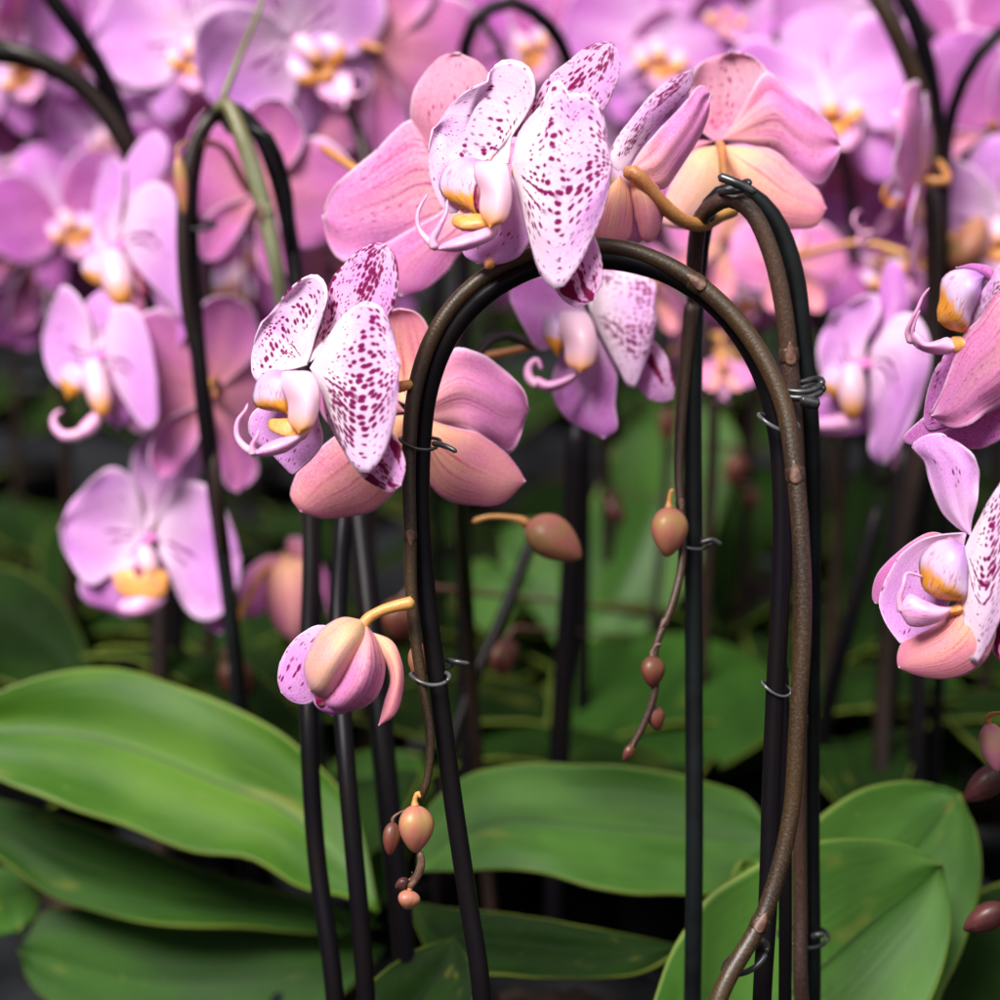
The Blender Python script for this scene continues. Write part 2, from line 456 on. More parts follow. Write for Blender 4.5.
class MB:
    def __init__(s):
        s.v, s.f, s.uv, s.mi, s.mats = [], [], [], [], []

    def add(s, geo, mat, fn=None):
        vs, fs, us = geo
        if mat not in s.mats: s.mats.append(mat)
        k = len(s.v); mi = s.mats.index(mat)
        s.v += [fn(q) if fn else q for q in vs]
        s.uv += us
        for f in fs:
            s.f.append(tuple(i + k for i in f)); s.mi.append(mi)
        return s

    def mesh(s, name, inv):
        me = bpy.data.meshes.new(name)
        me.from_pydata([tuple(inv(q)) for q in s.v], [], s.f)
        for m in s.mats: me.materials.append(M[m])
        me.polygons.foreach_set('material_index', s.mi)
        me.polygons.foreach_set('use_smooth', [True] * len(s.f))
        ul = me.uv_layers.new(name='UVMap')
        idx = [i for f in s.f for i in f]
        ul.data.foreach_set('uv', [c for i in idx for c in s.uv[i]])
        me.update()
        return me

    def build(s, name, parent=None, loc=None, inv=lambda q: q):
        o = bpy.data.objects.new(name, s.mesh(name, inv))
        COL.objects.link(o)
        if parent: o.parent = parent
        if loc is not None: o.location = loc
        return o


def thick(o, t, back=None):
    """real thickness, the back face in its own material"""
    md = o.modifiers.new('thickness', 'SOLIDIFY')
    md.thickness = t
    md.offset = -1
    if back:
        o.data.materials.append(M[back])
        md.material_offset = len(o.data.materials) - 1
    return o


def thing(name, label, cat, loc, group=None):
    o = bpy.data.objects.new(name, None)
    COL.objects.link(o)
    o.empty_display_size = .02
    o.location = loc
    o['label'] = label; o['category'] = cat
    if group: o['group'] = group
    return o


def tag(o, label=None, cat=None, group=None, kind=None):
    if label: o['label'] = label
    if cat: o['category'] = cat
    if group: o['group'] = group
    if kind: o['kind'] = kind
    return o


# ---------------------------------------------------------------- setting
def ground():
    g = MB()
    n = 24
    vs = [Vector((-12 + 24 * i / n, -3 + 30 * j / n, 0)) for j in range(n + 1) for i in range(n + 1)]
    fs = [(j * (n + 1) + i, j * (n + 1) + i + 1, (j + 1) * (n + 1) + i + 1, (j + 1) * (n + 1) + i) for j in range(n) for i in range(n)]
    g.add((vs, fs, [(q.x, q.y) for q in vs]), 'ground')
    tag(g.build('ground'), 'dark fabric covered nursery ground under the pots', None, None, 'structure')


ground()


# ---------------------------------------------------------------- plants
class Plant:
    def __init__(s, label, crown, group=None, stem='stem', pot=True):
        s.c = Vector((crown.x, crown.y, 0))
        s.o = thing('potted_orchid', label, 'orchid', s.c, group)
        s.curves = []
        if pot: s.pot()

    def loc(s, q):
        return q - s.c

    def pot(s, r=.044, h=.064):
        m = MB(); seg = 28
        prof = [(.0, .002), (r * .72, .002), (r * .76, .004), (r * .98, h - .014), (r * 1.06, h - .013), (r * 1.08, h), (r * 1.0, h), (r * .95, h - .012), (r * .9, h - .013)]
        vs, us, fs = [], [], []
        for i, (a, z) in enumerate(prof):
            for j in range(seg):
                t = 2 * math.pi * j / seg
                vs.append(s.c + Vector((a * math.cos(t), a * math.sin(t), z))); us.append((j / seg, i / 8))
        for i in range(len(prof) - 1):
            for j in range(seg):
                fs.append((i * seg + j, i * seg + (j + 1) % seg, (i + 1) * seg + (j + 1) % seg, (i + 1) * seg + j))
        m.add((vs, fs, us), 'pot')
        p = m.build('pot', s.o, (0, 0, 0), s.loc)
        b = MB()
        rg = 7
        vs, fs, us = [s.c + Vector((0, 0, h - .006))], [], [(0, 0)]
        for i in range(1, rg):
            for j in range(seg):
                t = 2 * math.pi * j / seg
                vs.append(s.c + Vector((r * .95 * i / (rg - 1) * math.cos(t), r * .95 * i / (rg - 1) * math.sin(t), h - .012 + rnd.uniform(-.003, .004)))); us.append((0, 0))
        for j in range(seg):
            fs.append((0, 1 + j, 1 + (j + 1) % seg))
            for i in range(rg - 2):
                k = 1 + i * seg
                fs.append((k + j, k + seg + j, k + seg + (j + 1) % seg, k + (j + 1) % seg))
        b.add((vs, fs, us), 'bark')
        b.build('bark_filling', p, (0, 0, 0), s.loc)

    def stem(s, pts, rad, mat='stem', nodes=(), seg=12, world=False):
        w = [q if world else P(*q) for q in pts]
        m = MB().add(tube(w, rad, seg, n=len(w) * 8), mat)
        c = resample(w, 80)
        rl = rad if isinstance(rad, (list, tuple)) else [rad, rad]
        for t in nodes:                                     # joints: a ring with a small pointed bract
            i = min(77, max(2, int(t * 79)))
            f = t * (len(rl) - 1); k = min(int(f), len(rl) - 2)
            r = rl[k] * (1 - f + k) + rl[k + 1] * (f - k)
            d = (c[i + 1] - c[i - 1]).normalized()
            m.add(tube([c[i] - d * r * 1.1, c[i] - d * r * .3, c[i] + d * r * .3, c[i] + d * r * 1.1], [r * .98, r * 1.12, r * 1.12, r * .98], seg, 8), mat)
        o = m.build('flower_stem', s.o, (0, 0, 0), s.loc)
        for t in nodes:
            i = min(77, max(2, int(t * 79)))
            f = t * (len(rl) - 1); k = min(int(f), len(rl) - 2)
            r = rl[k] * (1 - f + k) + rl[k + 1] * (f - k)
            d = (c[i + 1] - c[i - 1]).normalized()
            tow = -FWD + RGT * rnd.uniform(-.9, .2)
            tow = (tow - d * tow.dot(d)).normalized(); sd_ = d.cross(tow)
            b = MB()
            fn = lambda q: c[i] + d * (q.y * r) + (sd_ * math.sin(q.x * .9) + tow * math.cos(q.x * .9)) * (r * (1.08 + .1 * q.z))
            b.add(patch((0, -1.0), [(-.6, -.7), (-.5, .3)], [(.6, -.7), (.5, .3)], (0, 1.5), cup=.6, nv=10, nu=8), 'bract', fn)
            thick(b.build('bract', o, (0, 0, 0), s.loc), .0003)
        s.curves += c
        return o

    def near(s, q):
        return min(s.curves, key=lambda c: (c - q).length) if s.curves else q + Vector((0, .02, -.03))

    # a flower drawn part by part round its own plane
    def flower(s, center, d, slope, parts, crop=(0, 0, 1), pedicel=None, label=None, pr=.0016):
        ox, oy, sc = crop
        cx, cy = ox + center[0] * sc, oy + center[1] * sc
        kd = KPX * d
        c = P(cx, cy, d)

        def fn(q):
            x, y = ox + q[0] * sc, oy + q[1] * sc
            dep = d - ((x - cx) * slope[0] + (y - cy) * slope[1]) * kd - (q[2] if len(q) > 2 else 0) / 1000
            return P(x, y, dep)
        inv = lambda q: q - c
        m = MB()
        n_ = -FWD - RGT * slope[0] * -1 * 0
        if pedicel:
            pts = [fn(q) for q in pedicel]
        else:
            e = s.near(c)
            b = c + FWD * .012
            pts = [c + FWD * .002, b, b.lerp(e, .5) + Vector((0, 0, .006)), e]
        m.add(tube(pts, [pr * .9, pr * 1.0, pr * .9, pr, pr * 1.15], 10, 26), 'pedicel')
        fo = m.build('flower', s.o, c - s.c, inv)
        if label: fo['label'] = label
        lipmb = MB()
        if any(q['k'] == 'blob' and q.get('col') for q in parts):
            k0 = 2.0 / (sc * kd * 1000)
            lipmb.add(blob(fn((center[0], center[1] - k0 * 1.1, 1)), fn((center[0], center[1] + k0 * 1.2, 3)), .0036, .0018), 'knob')
        for i, p in enumerate(parts):
            ty = p.pop('k')
            mat = p.pop('m'); back = p.pop('b', None); lab = p.pop('label', None)
            if ty in ('petal', 'dorsal_sepal', 'lateral_sepal'):
                nn = p.pop('n', None)
                o = MB().add(patch(seed=i + int(cx), **p), mat, fn).build(ty, fo, (0, 0, 0), inv)
                thick(o, .0005, back)
                if lab: o['label'] = lab
            elif ty == 'lobe':
                lipmb.add(patch(seed=i, nv=18, nu=14, **p), mat, fn)
            elif ty == 'hood':
                o = MB().add(patch(nv=22, nu=18, seed=3, jag=.004, **p), mat, fn).build('column', fo, (0, 0, 0), inv)
                thick(o, .0005)
            elif ty == 'blob':
                wv = p['w'] * sc * kd
                top, bot = fn(p['top']), fn(p['bot'])
                lipmb2 = lipmb if not p.get('col') else MB()
                lipmb2.add(blob(top, bot, wv, p.get('z', p['w'] * sc * kd), prof=p.get('prof')), mat)
                if p.get('col'): lipmb2.build('column', fo, (0, 0, 0), inv)
            elif ty == 'tube':
                lipmb.add(tube([fn(q) for q in p['pts']], [r / 1000 for r in p['r']], 8, 24), mat)
        if lipmb.v:
            lp = lipmb.build('lip', fo, (0, 0, 0), inv)
            thick(lp, .0004)
        return fo

    # a whole flower turned in space
    def pose(s, px, py, d, yaw=0, pitch=0, roll=0, size=1.0, kind=0, simple=False, back=False):
        c = P(px, py, d)
        B = Matrix((RGT, UPV, -FWD)).transposed()
        Rm = B @ (Matrix.Rotation(R(yaw), 3, 'Y') @ Matrix.Rotation(R(pitch), 3, 'X') @ Matrix.Rotation(R(roll), 3, 'Z'))
        Mx = Matrix.Translation(c) @ Rm.to_4x4() @ Matrix.Scale(size, 4)
        return s.place(Mx, kind, simple)

    def place(s, Mx, kind=0, simple=False):
        c = Mx.translation
        inv = Mx.inverted()
        e = s.near(c)
        b = Mx @ Vector((0, 0, -.012))
        pts = [c, b, b.lerp(e, .5) + Vector((0, 0, .008)), e]
        m = MB().add(tube(pts, [.0024, .0018, .0015, .0018], 8, 16), 'pedicel')
        fo = m.build('flower', s.o, None, lambda q: inv @ q)
        fo.matrix_local = Matrix.Translation(-s.c) @ Mx
        for nm, me, tk in PROTO[kind]:
            o = bpy.data.objects.new(nm, me)
            COL.objects.link(o); o.parent = fo
            if tk:
                md = o.modifiers.new('thickness', 'SOLIDIFY'); md.thickness = .0006; md.offset = -1
                md.material_offset = 1
        return fo

    def bud(s, px, py, d, w, h, ang=0, mat='bud', frm=None, n=18):
        """w,h in photo pixels; ang: degrees, 0 = hanging tip down; frm: where its stalk starts"""
        k = KPX * d
        dx, dy = math.sin(R(ang)) * h / 2, math.cos(R(ang)) * h / 2
        top, bot = P(px - dx, py - dy, d), P(px + dx, py + dy, d)
        prof = lambda t: (math.sin(math.pi * min(1, max(0, t)) ** .88) ** .60) * (1.05 - .26 * t)
        m = MB().add(blob(top, bot, w / 2 * k * 1.0, w / 2 * k, side=RGT, n=n, seg=20, prof=prof, ridges=3, rid=.085), mat)
        o = m.build('flower_bud', s.o, top - s.c, lambda q: q - top)
        e = P(*frm) if frm else s.near(top)
        mid = top.lerp(e, .5) + (top - bot) * .18
        MB().add(tube([top.lerp(bot, .05), top + (top - bot) * .12, mid, e], [w * k * .13, w * k * .07, w * k * .06, w * k * .07], 8, 16), 'pedicel' if mat in ('bud', 'budcream') else 'bract').build('stalk', o, (0, 0, 0), lambda q: q - top)
        return o

    def leaf(s, base, L, Rr, tip, d, slope=(0, 1.2), mat='leaf', cup=0, groove=4, ripple=1.5, crop=(0, 0, 1), ref=None, nv=34, nu=24, curl=0, label=None, freq=5, t=.0016):
        ox, oy, sc = crop
        rf = ref or base
        cx, cy = ox + rf[0] * sc, oy + rf[1] * sc
        kd = KPX * d

        def fn(q):
            x, y = ox + q[0] * sc, oy + q[1] * sc
            return P(x, y, d - ((x - cx) * slope[0] + (y - cy) * slope[1]) * kd - q[2] / 1000)
        o = MB().add(patch(base, L, Rr, tip, cup=cup, groove=groove, ripple=ripple, nv=nv, nu=nu, freq=freq, curl=curl, seed=int(cx + cy)), mat, fn).build('leaf', s.o, (0, 0, 0), s.loc)
        thick(o, t)
        if label: o['label'] = label
        return o

    def strap(s, ang, ln, wd, rise=.05, droop=.03, mat='leaf', z0=.088):
        """a plain strap leaf growing from the crown, in metres; ang about the vertical"""
        a = R(ang); dr = Vector((math.cos(a), math.sin(a), 0)); sd_ = Vector((-dr.y, dr.x, 0))
        fn = lambda q: s.c + Vector((0, 0, z0)) + dr * (q.y * ln) + sd_ * (q.x * wd / 2) + Vector((0, 0, rise * math.sin(q.y * 1.9) - droop * q.y ** 2 + q.z))
        g = patch((0, 0), [(-.45, .08), (-.85, .35), (-1, .62), (-.7, .88)], [(.45, .08), (.85, .35), (1, .62), (.7, .88)], (0, 1), groove=.008, ripple=.002, nv=20, nu=12, seed=int(ang))
        o = MB().add(g, mat, fn).build('leaf', s.o, (0, 0, 0), s.loc)
        thick(o, .0016)
        return o


def local_parts(fm, bm_, lm='lobe', mm='mid', spot=None, small=1.0, v=0):
    """the pieces of a whole flower, face on, in metres; returns [(name, mesh, thick)]"""
    mm1 = .001
    rr = random.Random(v)
    j = lambda: rr.uniform(-1.6, 1.6)
    out = []

    def piece(nm, geo, mats, tk=True):
        mb = MB(); mb.add(geo, mats[0], lambda q: q * mm1)
        me = mb.mesh(nm, lambda q: q)
        if tk: me.materials.append(M[mats[1]])
        out.append((nm, me, tk))
    kw = dict(nv=16, nu=13, yup=True)
    piece('dorsal_sepal', patch((0, 2), [(-7, 8), (-14 + j(), 20), (-15, 31 + j()), (-9, 40)], [(7, 8), (14, 20 + j()), (15 + j(), 31), (9, 40)], (0 + j(), 43), cup=3, off=-2, ripple=.8, seed=v, lift=3 * rr.uniform(-1, 2), **kw), (fm[1], bm_[0]))
    for sx in (-1, 1):
        piece('lateral_sepal', patch((0, -2), [(sx * 9, -7), (sx * (19 + j()), -16), (sx * (24 + j()), -27), (sx * 22, -35)], [(sx * 2, -12), (sx * 4, -23 + j()), (sx * 8, -32), (sx * 13, -38)], (sx * (18 + j()), -39), cup=3, off=-3, ripple=.8, seed=v + 1 + sx, **kw), (fm[2], bm_[1]))
    for sx in (-1, 1):
        piece('petal', patch((sx * .5, 1), [(sx * 4, 15), (sx * 15, 29 + j()), (sx * 29, 31 + j()), (sx * 41, 21)], [(sx * 6, -9), (sx * 17, -20 + j()), (sx * 30, -21 + j()), (sx * 42, -9)], (sx * (46 + j()), 6), cup=-2.5 + j(), off=2, lift=rr.uniform(-2, 6), ripple=1.6, seed=v + 3 + sx, **kw), (fm[0], bm_[0]))
    # lip: side lobes, callus, mid lobe and the two tendrils; column above it
    lp = MB(); f = lambda q: q * mm1
    for sx in (-1, 1):
        lp.add(patch((sx * 3, -4, 2), [(sx * 9, -3, 5), (sx * 13, -9, 10), (sx * 11, -16, 12)], [(sx * 3, -8, 4), (sx * 3, -13, 7), (sx * 4, -16, 9)], (sx * 6, -18, 10), cup=4, nv=12, nu=9, yup=True), lm, f)
    lp.add(patch((0, -13, 3), [(-5, -15, 6), (-5, -19, 8)], [(5, -15, 6), (5, -19, 8)], (0, -21, 9), cup=3, nv=8, nu=8), 'callus', f)
    lp.add(patch((0, -14, 3), [(-7, -18, 8), (-8, -23, 12), (-4, -28, 15)], [(7, -18, 8), (8, -23, 12), (4, -28, 15)], (0, -30, 17), cup=-2, nv=12, nu=9), mm, f)
    for sx in (-1, 1):
        lp.add(tube([f(Vector(q)) for q in ((sx * 1, -28, 15), (sx * 4, -31, 19), (sx * 8, -29, 23), (sx * 9, -24, 23), (sx * 6, -21, 21))], [.0012, .0009, .0007, .0004], 6, 16), mm)
    lp.add(blob((0, -11, 3) and Vector((0, -8, 3)) * mm1, Vector((0, -17, 4)) * mm1, .004, .003, n=6, seg=8), 'throat')
    out.append(('lip', lp.mesh('lip', lambda q: q), False))
    cb = MB(); cb.add(blob(Vector((0, 2, 1)) * mm1, Vector((0, -12, 11)) * mm1, .0045, .0042, n=8, seg=12), 'column')
    out.append(('column', cb.mesh('column', lambda q: q), False))
    return out


PROTO = {
    0: local_parts(('bgs', 'bgs', 'bgs'), ('bgb', 'bgb'), v=1),
    1: local_parts(('bg', 'bg', 'bg'), ('bgb', 'bgb'), v=2),
    2: local_parts(('bgd', 'bg', 'bgd'), ('bgb', 'bgb'), v=3),
    3: local_parts(('bg', 'bgs', 'bg'), ('bgd', 'bgb'), v=4),
    4: local_parts(('bgs', 'bgs', 'bg'), ('back', 'peach'), v=5),
}

# ================================================================ the two arched plants in focus
CR = 0.13
def crown(px, d, z=0.0):
    """the point on the ground below photo column px at depth d (as seen at leaf height)"""
    q = P(px, 900, d)
    return Vector((q.x, q.y, z))


def near_stem(pts, pl):
    pass


# --- plant 1 : the front arch
p1 = Plant('orchid in focus, two purple spotted white flowers on its brown stem arching over a hoop',
           Vector((P(690, 1000, .70).x, P(690, 1000, .66).y, 0)))
b1 = p1.c + Vector((0, 0, .088))
s1 = [b1, P(715, 1010, .675)] + [P(*q) for q in ((765, 912, .682), (790, 820, .684), (797, 730, .684), (803, 630, .684), (801, 540, .685), (794, 465, .687), (782, 400, .69), (746, 332, .694), (695, 282, .697),
      (640, 254, .699), (590, 246, .70), (545, 252, .70), (500, 268, .70), (462, 296, .70), (432, 338, .70), (415, 390, .70), (409, 450, .70), (410, 530, .70), (412, 605, .70), (421, 680, .70), (430, 735, .70), (428, 775, .70), (421, 800, .70))]
p1.stem(s1, [.0030, .0030, .0028, .0027, .0028, .0029, .0030, .0029, .0028, .0026, .0022, .0018, .0013], 'stem', nodes=(.185, .44, .565, .86), seg=16, world=True)
p1.curves = [q for q in p1.curves if q.z > .2]

# flower A (top): drawn in the coordinates of an enlarged crop
A = (400, 20, .26)
p1.flower((425, 555), .686, (.62, .12), [
    dict(k='lateral_sepal', m='spotlow', b='back', base=(430, 600), L=[(330, 690), (250, 780), (232, 850), (245, 905)], Rr=[(470, 690), (505, 780), (500, 850), (450, 915), (380, 940)], tip=(300, 938), cup=3, off=-4),
    dict(k='lateral_sepal', m='dark', b='peach', base=(450, 600), L=[(560, 640), (690, 740), (755, 850), (778, 930), (775, 1010)], Rr=[(500, 740), (540, 900), (580, 1010), (625, 1075), (680, 1105)], tip=(745, 1080), cup=2, off=-5, label='dark blotched lower sepal'),
    dict(k='dorsal_sepal', m='heavy', b='back', base=(430, 530), L=[(470, 400), (515, 310), (565, 225), (625, 175), (700, 115), (770, 84)], Rr=[(560, 470), (700, 420), (785, 345), (815, 290), (842, 220), (846, 140)], tip=(822, 86), cup=3, off=-6),
    dict(k='petal', m='spotL', b='back', base=(418, 550), L=[(430, 450), (485, 370), (518, 280), (505, 205), (460, 158), (400, 150), (350, 190), (342, 235), (280, 258), (205, 315)], Rr=[(330, 560), (270, 640), (215, 740), (175, 735), (140, 680), (116, 610), (109, 520)], tip=(128, 420), cup=-3, off=3, ripple=1.6),
    dict(k='petal', m='spot', b='back', base=(430, 560), L=[(448, 450), (500, 370), (560, 300), (580, 245), (618, 228), (650, 280), (700, 275), (765, 330), (800, 430)], Rr=[(440, 620), (462, 700), (485, 800), (510, 900), (545, 985), (600, 1040), (660, 985), (735, 850), (775, 760), (800, 660)], tip=(812, 555), cup=3, off=4, ripple=1.6),
    dict(k='lobe', m='lobe', base=(335, 545), L=[(250, 525), (180, 560), (152, 615), (158, 670)], Rr=[(330, 610), (330, 690)], tip=(295, 752), cup=4, off=6),
    dict(k='blob', m='throat', top=(310, 600, 6), bot=(305, 740, 7), w=30),
    dict(k='hood', m='column', base=(352, 544, 4), L=[(292, 548, 6), (284, 590, 8), (306, 665, 9), (304, 735, 11)], Rr=[(405, 546, 6), (428, 620, 8), (428, 715, 9), (402, 776, 11)], tip=(345, 798, 13), cup=6, off=3),
    dict(k='lobe', m='callus', base=(320, 745, 8), L=[(250, 745, 10), (205, 755, 12), (200, 785, 13)], Rr=[(350, 790, 9), (320, 812, 10)], tip=(240, 812, 12), cup=3),
    dict(k='lobe', m='mid', base=(385, 780, 8), L=[(300, 808, 13), (230, 830, 17), (165, 860, 20)], Rr=[(370, 830, 9), (310, 868, 13), (225, 892, 17)], tip=(130, 885, 21), cup=3),
    dict(k='tube', m='mid', pts=[(150, 880, 20), (110, 850, 21), (72, 800, 21), (68, 745, 21), (85, 705, 20), (110, 665, 19)], r=[1.6, 1.1, .8, .6, .35]),
    dict(k='tube', m='mid', pts=[(135, 885, 21), (128, 845, 22), (150, 800, 22), (178, 740, 21), (182, 690, 20)], r=[1.6, 1.1, .7, .3]),
], A, pedicel=[(440, 570, -1), (460, 640, -10), (450, 760, -14), (400, 870, -10), (330, 955, -1)], label='topmost white flower with purple spots')

# flower B (lower)
B = (220, 220, .33)
p1.flower((268, 440), .684, (.62, .1), [
    dict(k='lateral_sepal', m='spotlow', b='back', base=(270, 470), L=[(170, 540), (100, 580), (84, 620), (95, 660)], Rr=[(300, 600), (310, 680), (260, 740), (215, 772)], tip=(185, 722), cup=2, off=-5),
    dict(k='lateral_sepal', m='dark', b='peach', base=(300, 480), L=[(420, 560), (520, 640), (548, 690), (562, 750)], Rr=[(330, 620), (400, 740), (430, 780), (475, 808), (515, 826)], tip=(548, 806), cup=2, off=-5, label='dark blotched lower sepal'),
    dict(k='dorsal_sepal', m='heavy', b='back', base=(272, 430), L=[(290, 370), (316, 290), (330, 195), (378, 130), (430, 86), (475, 68)], Rr=[(350, 390), (450, 340), (510, 292), (532, 245), (541, 180), (532, 110)], tip=(506, 74), cup=3, off=-6),
    dict(k='petal', m='spotL', b='back', base=(262, 438), L=[(285, 370), (308, 290), (322, 225), (314, 182), (285, 163), (240, 188), (185, 243)], Rr=[(220, 452), (160, 462), (118, 492), (98, 470), (94, 420), (105, 370)], tip=(128, 312), cup=-2.5, off=3, ripple=1.4),
    dict(k='petal', m='spot', b='back', base=(272, 448), L=[(305, 390), (345, 325), (392, 272), (440, 243), (488, 268), (524, 330)], Rr=[(305, 520), (335, 600), (370, 685), (400, 745), (440, 770), (485, 728), (520, 650), (537, 570)], tip=(543, 440), cup=3, off=4, ripple=1.6),
    dict(k='lobe', m='lobe', base=(205, 458), L=[(165, 452), (120, 475), (102, 515), (104, 562)], Rr=[(212, 500), (210, 550)], tip=(205, 588), cup=5, off=8),
    dict(k='blob', m='throat', top=(265, 470, 2), bot=(290, 560, 2), w=18),
    dict(k='hood', m='column', base=(228, 456, 4), L=[(186, 462, 6), (184, 500, 8), (204, 560, 9), (207, 612, 11)], Rr=[(278, 462, 6), (303, 515, 8), (298, 588, 9), (278, 630, 11)], tip=(238, 646, 13), cup=6, off=3),
    dict(k='lobe', m='callus', base=(215, 600, 9), L=[(180, 602, 11), (148, 605, 12), (150, 635, 13)], Rr=[(270, 640, 8), (250, 668, 9)], tip=(190, 655, 12), cup=3),
    dict(k='lobe', m='mid', base=(272, 640, 8), L=[(215, 652, 12), (160, 668, 16), (120, 690, 19)], Rr=[(245, 672, 9), (200, 704, 13), (150, 716, 17)], tip=(98, 712, 20), cup=3),
    dict(k='tube', m='mid', pts=[(115, 708, 19), (80, 692, 20), (52, 655, 20), (54, 610, 20), (78, 575, 19), (84, 555, 18)], r=[1.5, 1.2, .9, .7, .35]),
    dict(k='tube', m='mid', pts=[(100, 712, 20), (98, 685, 21), (112, 655, 21), (118, 635, 20)], r=[1.4, .9, .6, .3]),
], B, pedicel=[(285, 450, -1), (340, 500, -12), (430, 520, -16), (520, 510, -14), (570, 500, -14)], label='lower white flower with purple spots')
# the short stalk stub at the node
s = MB().add(tube([P(412, 384, .70), P(404, 386, .697), P(398, 389, .70)], [.0016, .0017, .0014], 10, 10), 'pedicel')
s.build('stalk', p1.o, (0, 0, 0), p1.loc)

# opening bud H
H = (250, 580, .37)
p1.flower((250, 200), .69, (.1, .1), [
    dict(k='petal', m='spotH', b='back', base=(240, 130), L=[(180, 122), (115, 165), (82, 220), (74, 270)], Rr=[(200, 240), (180, 320), (150, 338), (110, 328)], tip=(84, 305), cup=2, off=-2),
    dict(k='lateral_sepal', m='peach', b='back', base=(322, 138), L=[(385, 165), (412, 225), (415, 290), (392, 365)], Rr=[(345, 190), (372, 235), (378, 275), (362, 330)], tip=(347, 394), cup=3, off=2),
    dict(k='petal', m='mag', b='back', base=(250, 240), L=[(190, 280), (170, 320), (180, 345)], Rr=[(300, 280), (300, 330), (262, 358)], tip=(222, 368), cup=4, off=2),
    dict(k='petal', m='back', b='spot', base=(315, 120), L=[(270, 180), (225, 270), (195, 330)], Rr=[(350, 170), (366, 240), (350, 305), (310, 345)], tip=(240, 362), cup=13, off=3),
    dict(k='dorsal_sepal', m='yellow', b='spot', base=(305, 108), L=[(250, 100), (195, 130), (160, 185), (145, 240)], Rr=[(320, 160), (300, 220), (265, 275), (215, 325)], tip=(160, 300), cup=13, off=4),
    dict(k='blob', m='throat', top=(190, 300, 2), bot=(215, 345, 3), w=26),
], H, pedicel=[(295, 170, 0), (312, 112, 0), (345, 88, -1), (390, 72, -1), (445, 60, -1)], label='half open flower still rolled up like a bud', pr=.0019)

p1.bud(415, 829, .70, 38, 48, 0, 'bud', (421, 798, .70))
p1.bud(391, 839, .702, 20, 34, -6, 'budred', (414, 812, .702))
p1.bud(408, 900, .70, 24, 20, -10, 'bud', (418, 872, .70))
p1.bud(402, 884, .703, 14, 16, -60, 'buddark', (412, 872, .70))
MB().add(tube([P(*q) for q in ((420, 850, .70), (421, 866, .70), (415, 880, .70), (408, 890, .70))], [.0011, .0014, .0010], 8, 12), 'bract').build('stalk', p1.o, (0, 0, 0), p1.loc)
p1.bud(419, 662, .712, 26, 38, 0, 'bud', (410, 640, .712))

# its leaves at the lower right
p1.leaf((640, 1075), [(655, 1000), (680, 935), (725, 885), (790, 850), (860, 838), (915, 848)], [(800, 1130), (880, 1080), (925, 1010), (948, 950), (950, 900)], (940, 866), .765, (-.1, .25), 'leafb', groove=5, cup=-4, ripple=1.2)
p1.leaf((760, 1080), [(740, 900), (790, 850), (830, 808), (875, 786), (925, 782)], [(900, 1090), (945, 985), (970, 930), (982, 870), (975, 825)], (957, 795), .80, (-.1, .25), 'leafb', groove=5, cup=-4)
p1.leaf((860, 1140), [(880, 1000), (920, 930), (980, 890), (1060, 880)], [(960, 1180), (1080, 1100), (1150, 1000)], (1130, 920), .82, (-.1, .5), 'leaf_deepshade', groove=4)
p1.leaf((770, 1000), [(735, 930), (728, 895), (735, 872)], [(800, 930), (790, 880), (765, 858)], (745, 862), .80, (0, .5), 'leafy', groove=3)

# hoop 1 with its clips
def hoop(label, pts, r, mat='hoop', group=None, to_ground=(True, True), world=False):
    w_ = [q if world else P(*q) for q in pts]
    a, b = w_[0], w_[-1]
    if to_ground[0]: w_ = [Vector((a.x, a.y, .03))] + w_
    if to_ground[1]: w_ = w_ + [Vector((b.x, b.y, .03))]
    c = w_[0]; c = Vector((c.x, c.y, 0))
    o = MB().add(tube(w_, r, 12, len(w_) * 8), mat).build('support_hoop', None, c, lambda q: q - c)
    return tag(o, label, 'support hoop', group), c


def clip(par, c, px, py, d, r=.0062, tilt=(0, 0), mat='clip', tail=None, wire=.0006, flat=False):
    q = P(px, py, d)
    n = 22
    rot = Matrix.Rotation(R(tilt[0]), 3, 'X') @ Matrix.Rotation(R(tilt[1]), 3, 'Y')
    pts = [q + rot @ Vector((r * math.cos(2 * math.pi * i / n - .5), r * .8 * math.sin(2 * math.pi * i / n - .5), .0006 * math.sin(4 * math.pi * i / n))) for i in range(n + 1)]
    m = MB().add(tube(pts, wire, 8, 60), mat)
    if tail:
        t = [P(*k) for k in tail]
        m.add(tube(t, [wire * 1.5, wire * 1.6, wire * 1.3], 8, 16), mat)
    return m.build('clip', par, (0, 0, 0), lambda v_: v_ - c)


h1, hc = hoop('black hoop in focus inside the brown arching stem, nearest of all hoops',
          [(762, 1000, .70), (768, 900, .70), (771, 800, .70), (775, 700, .70), (780, 600, .70), (782, 500, .70), (776, 425, .70), (758, 366, .70), (722, 313, .70), (675, 278, .70), (625, 262, .70),
           (575, 260, .70), (530, 270, .70), (485, 296, .70), (450, 336, .702), (430, 385, .704), (422, 440, .706), (421, 520, .706), (428, 610, .706), (440, 700, .706), (453, 800, .706), (468, 900, .706), (482, 1000, .706)], .0031)
clip(h1, hc, 420, 442, .7015, .0066, (10, 6), tail=[(432, 443, .694), (445, 446, .690), (457, 452, .688)])
clip(h1, hc, 430, 677, .7025, .0062, (8, 4), 'clipl', wire=.0007)
clip(h1, hc, 441, 662, .712, .0040, (8, 14), tail=[(446, 660, .71), (458, 662, .708), (470, 664, .708)])
clip(h1, hc, 778, 422, .696, .0066, (12, 16), 'clipl', wire=.0007)
clip(h1, hc, 776, 688, .70, .0050, (10, 18), 'clipl', wire=.0005)
clip(h1, hc, 746, 958, .69, .0080, (10, -35), wire=.0010)


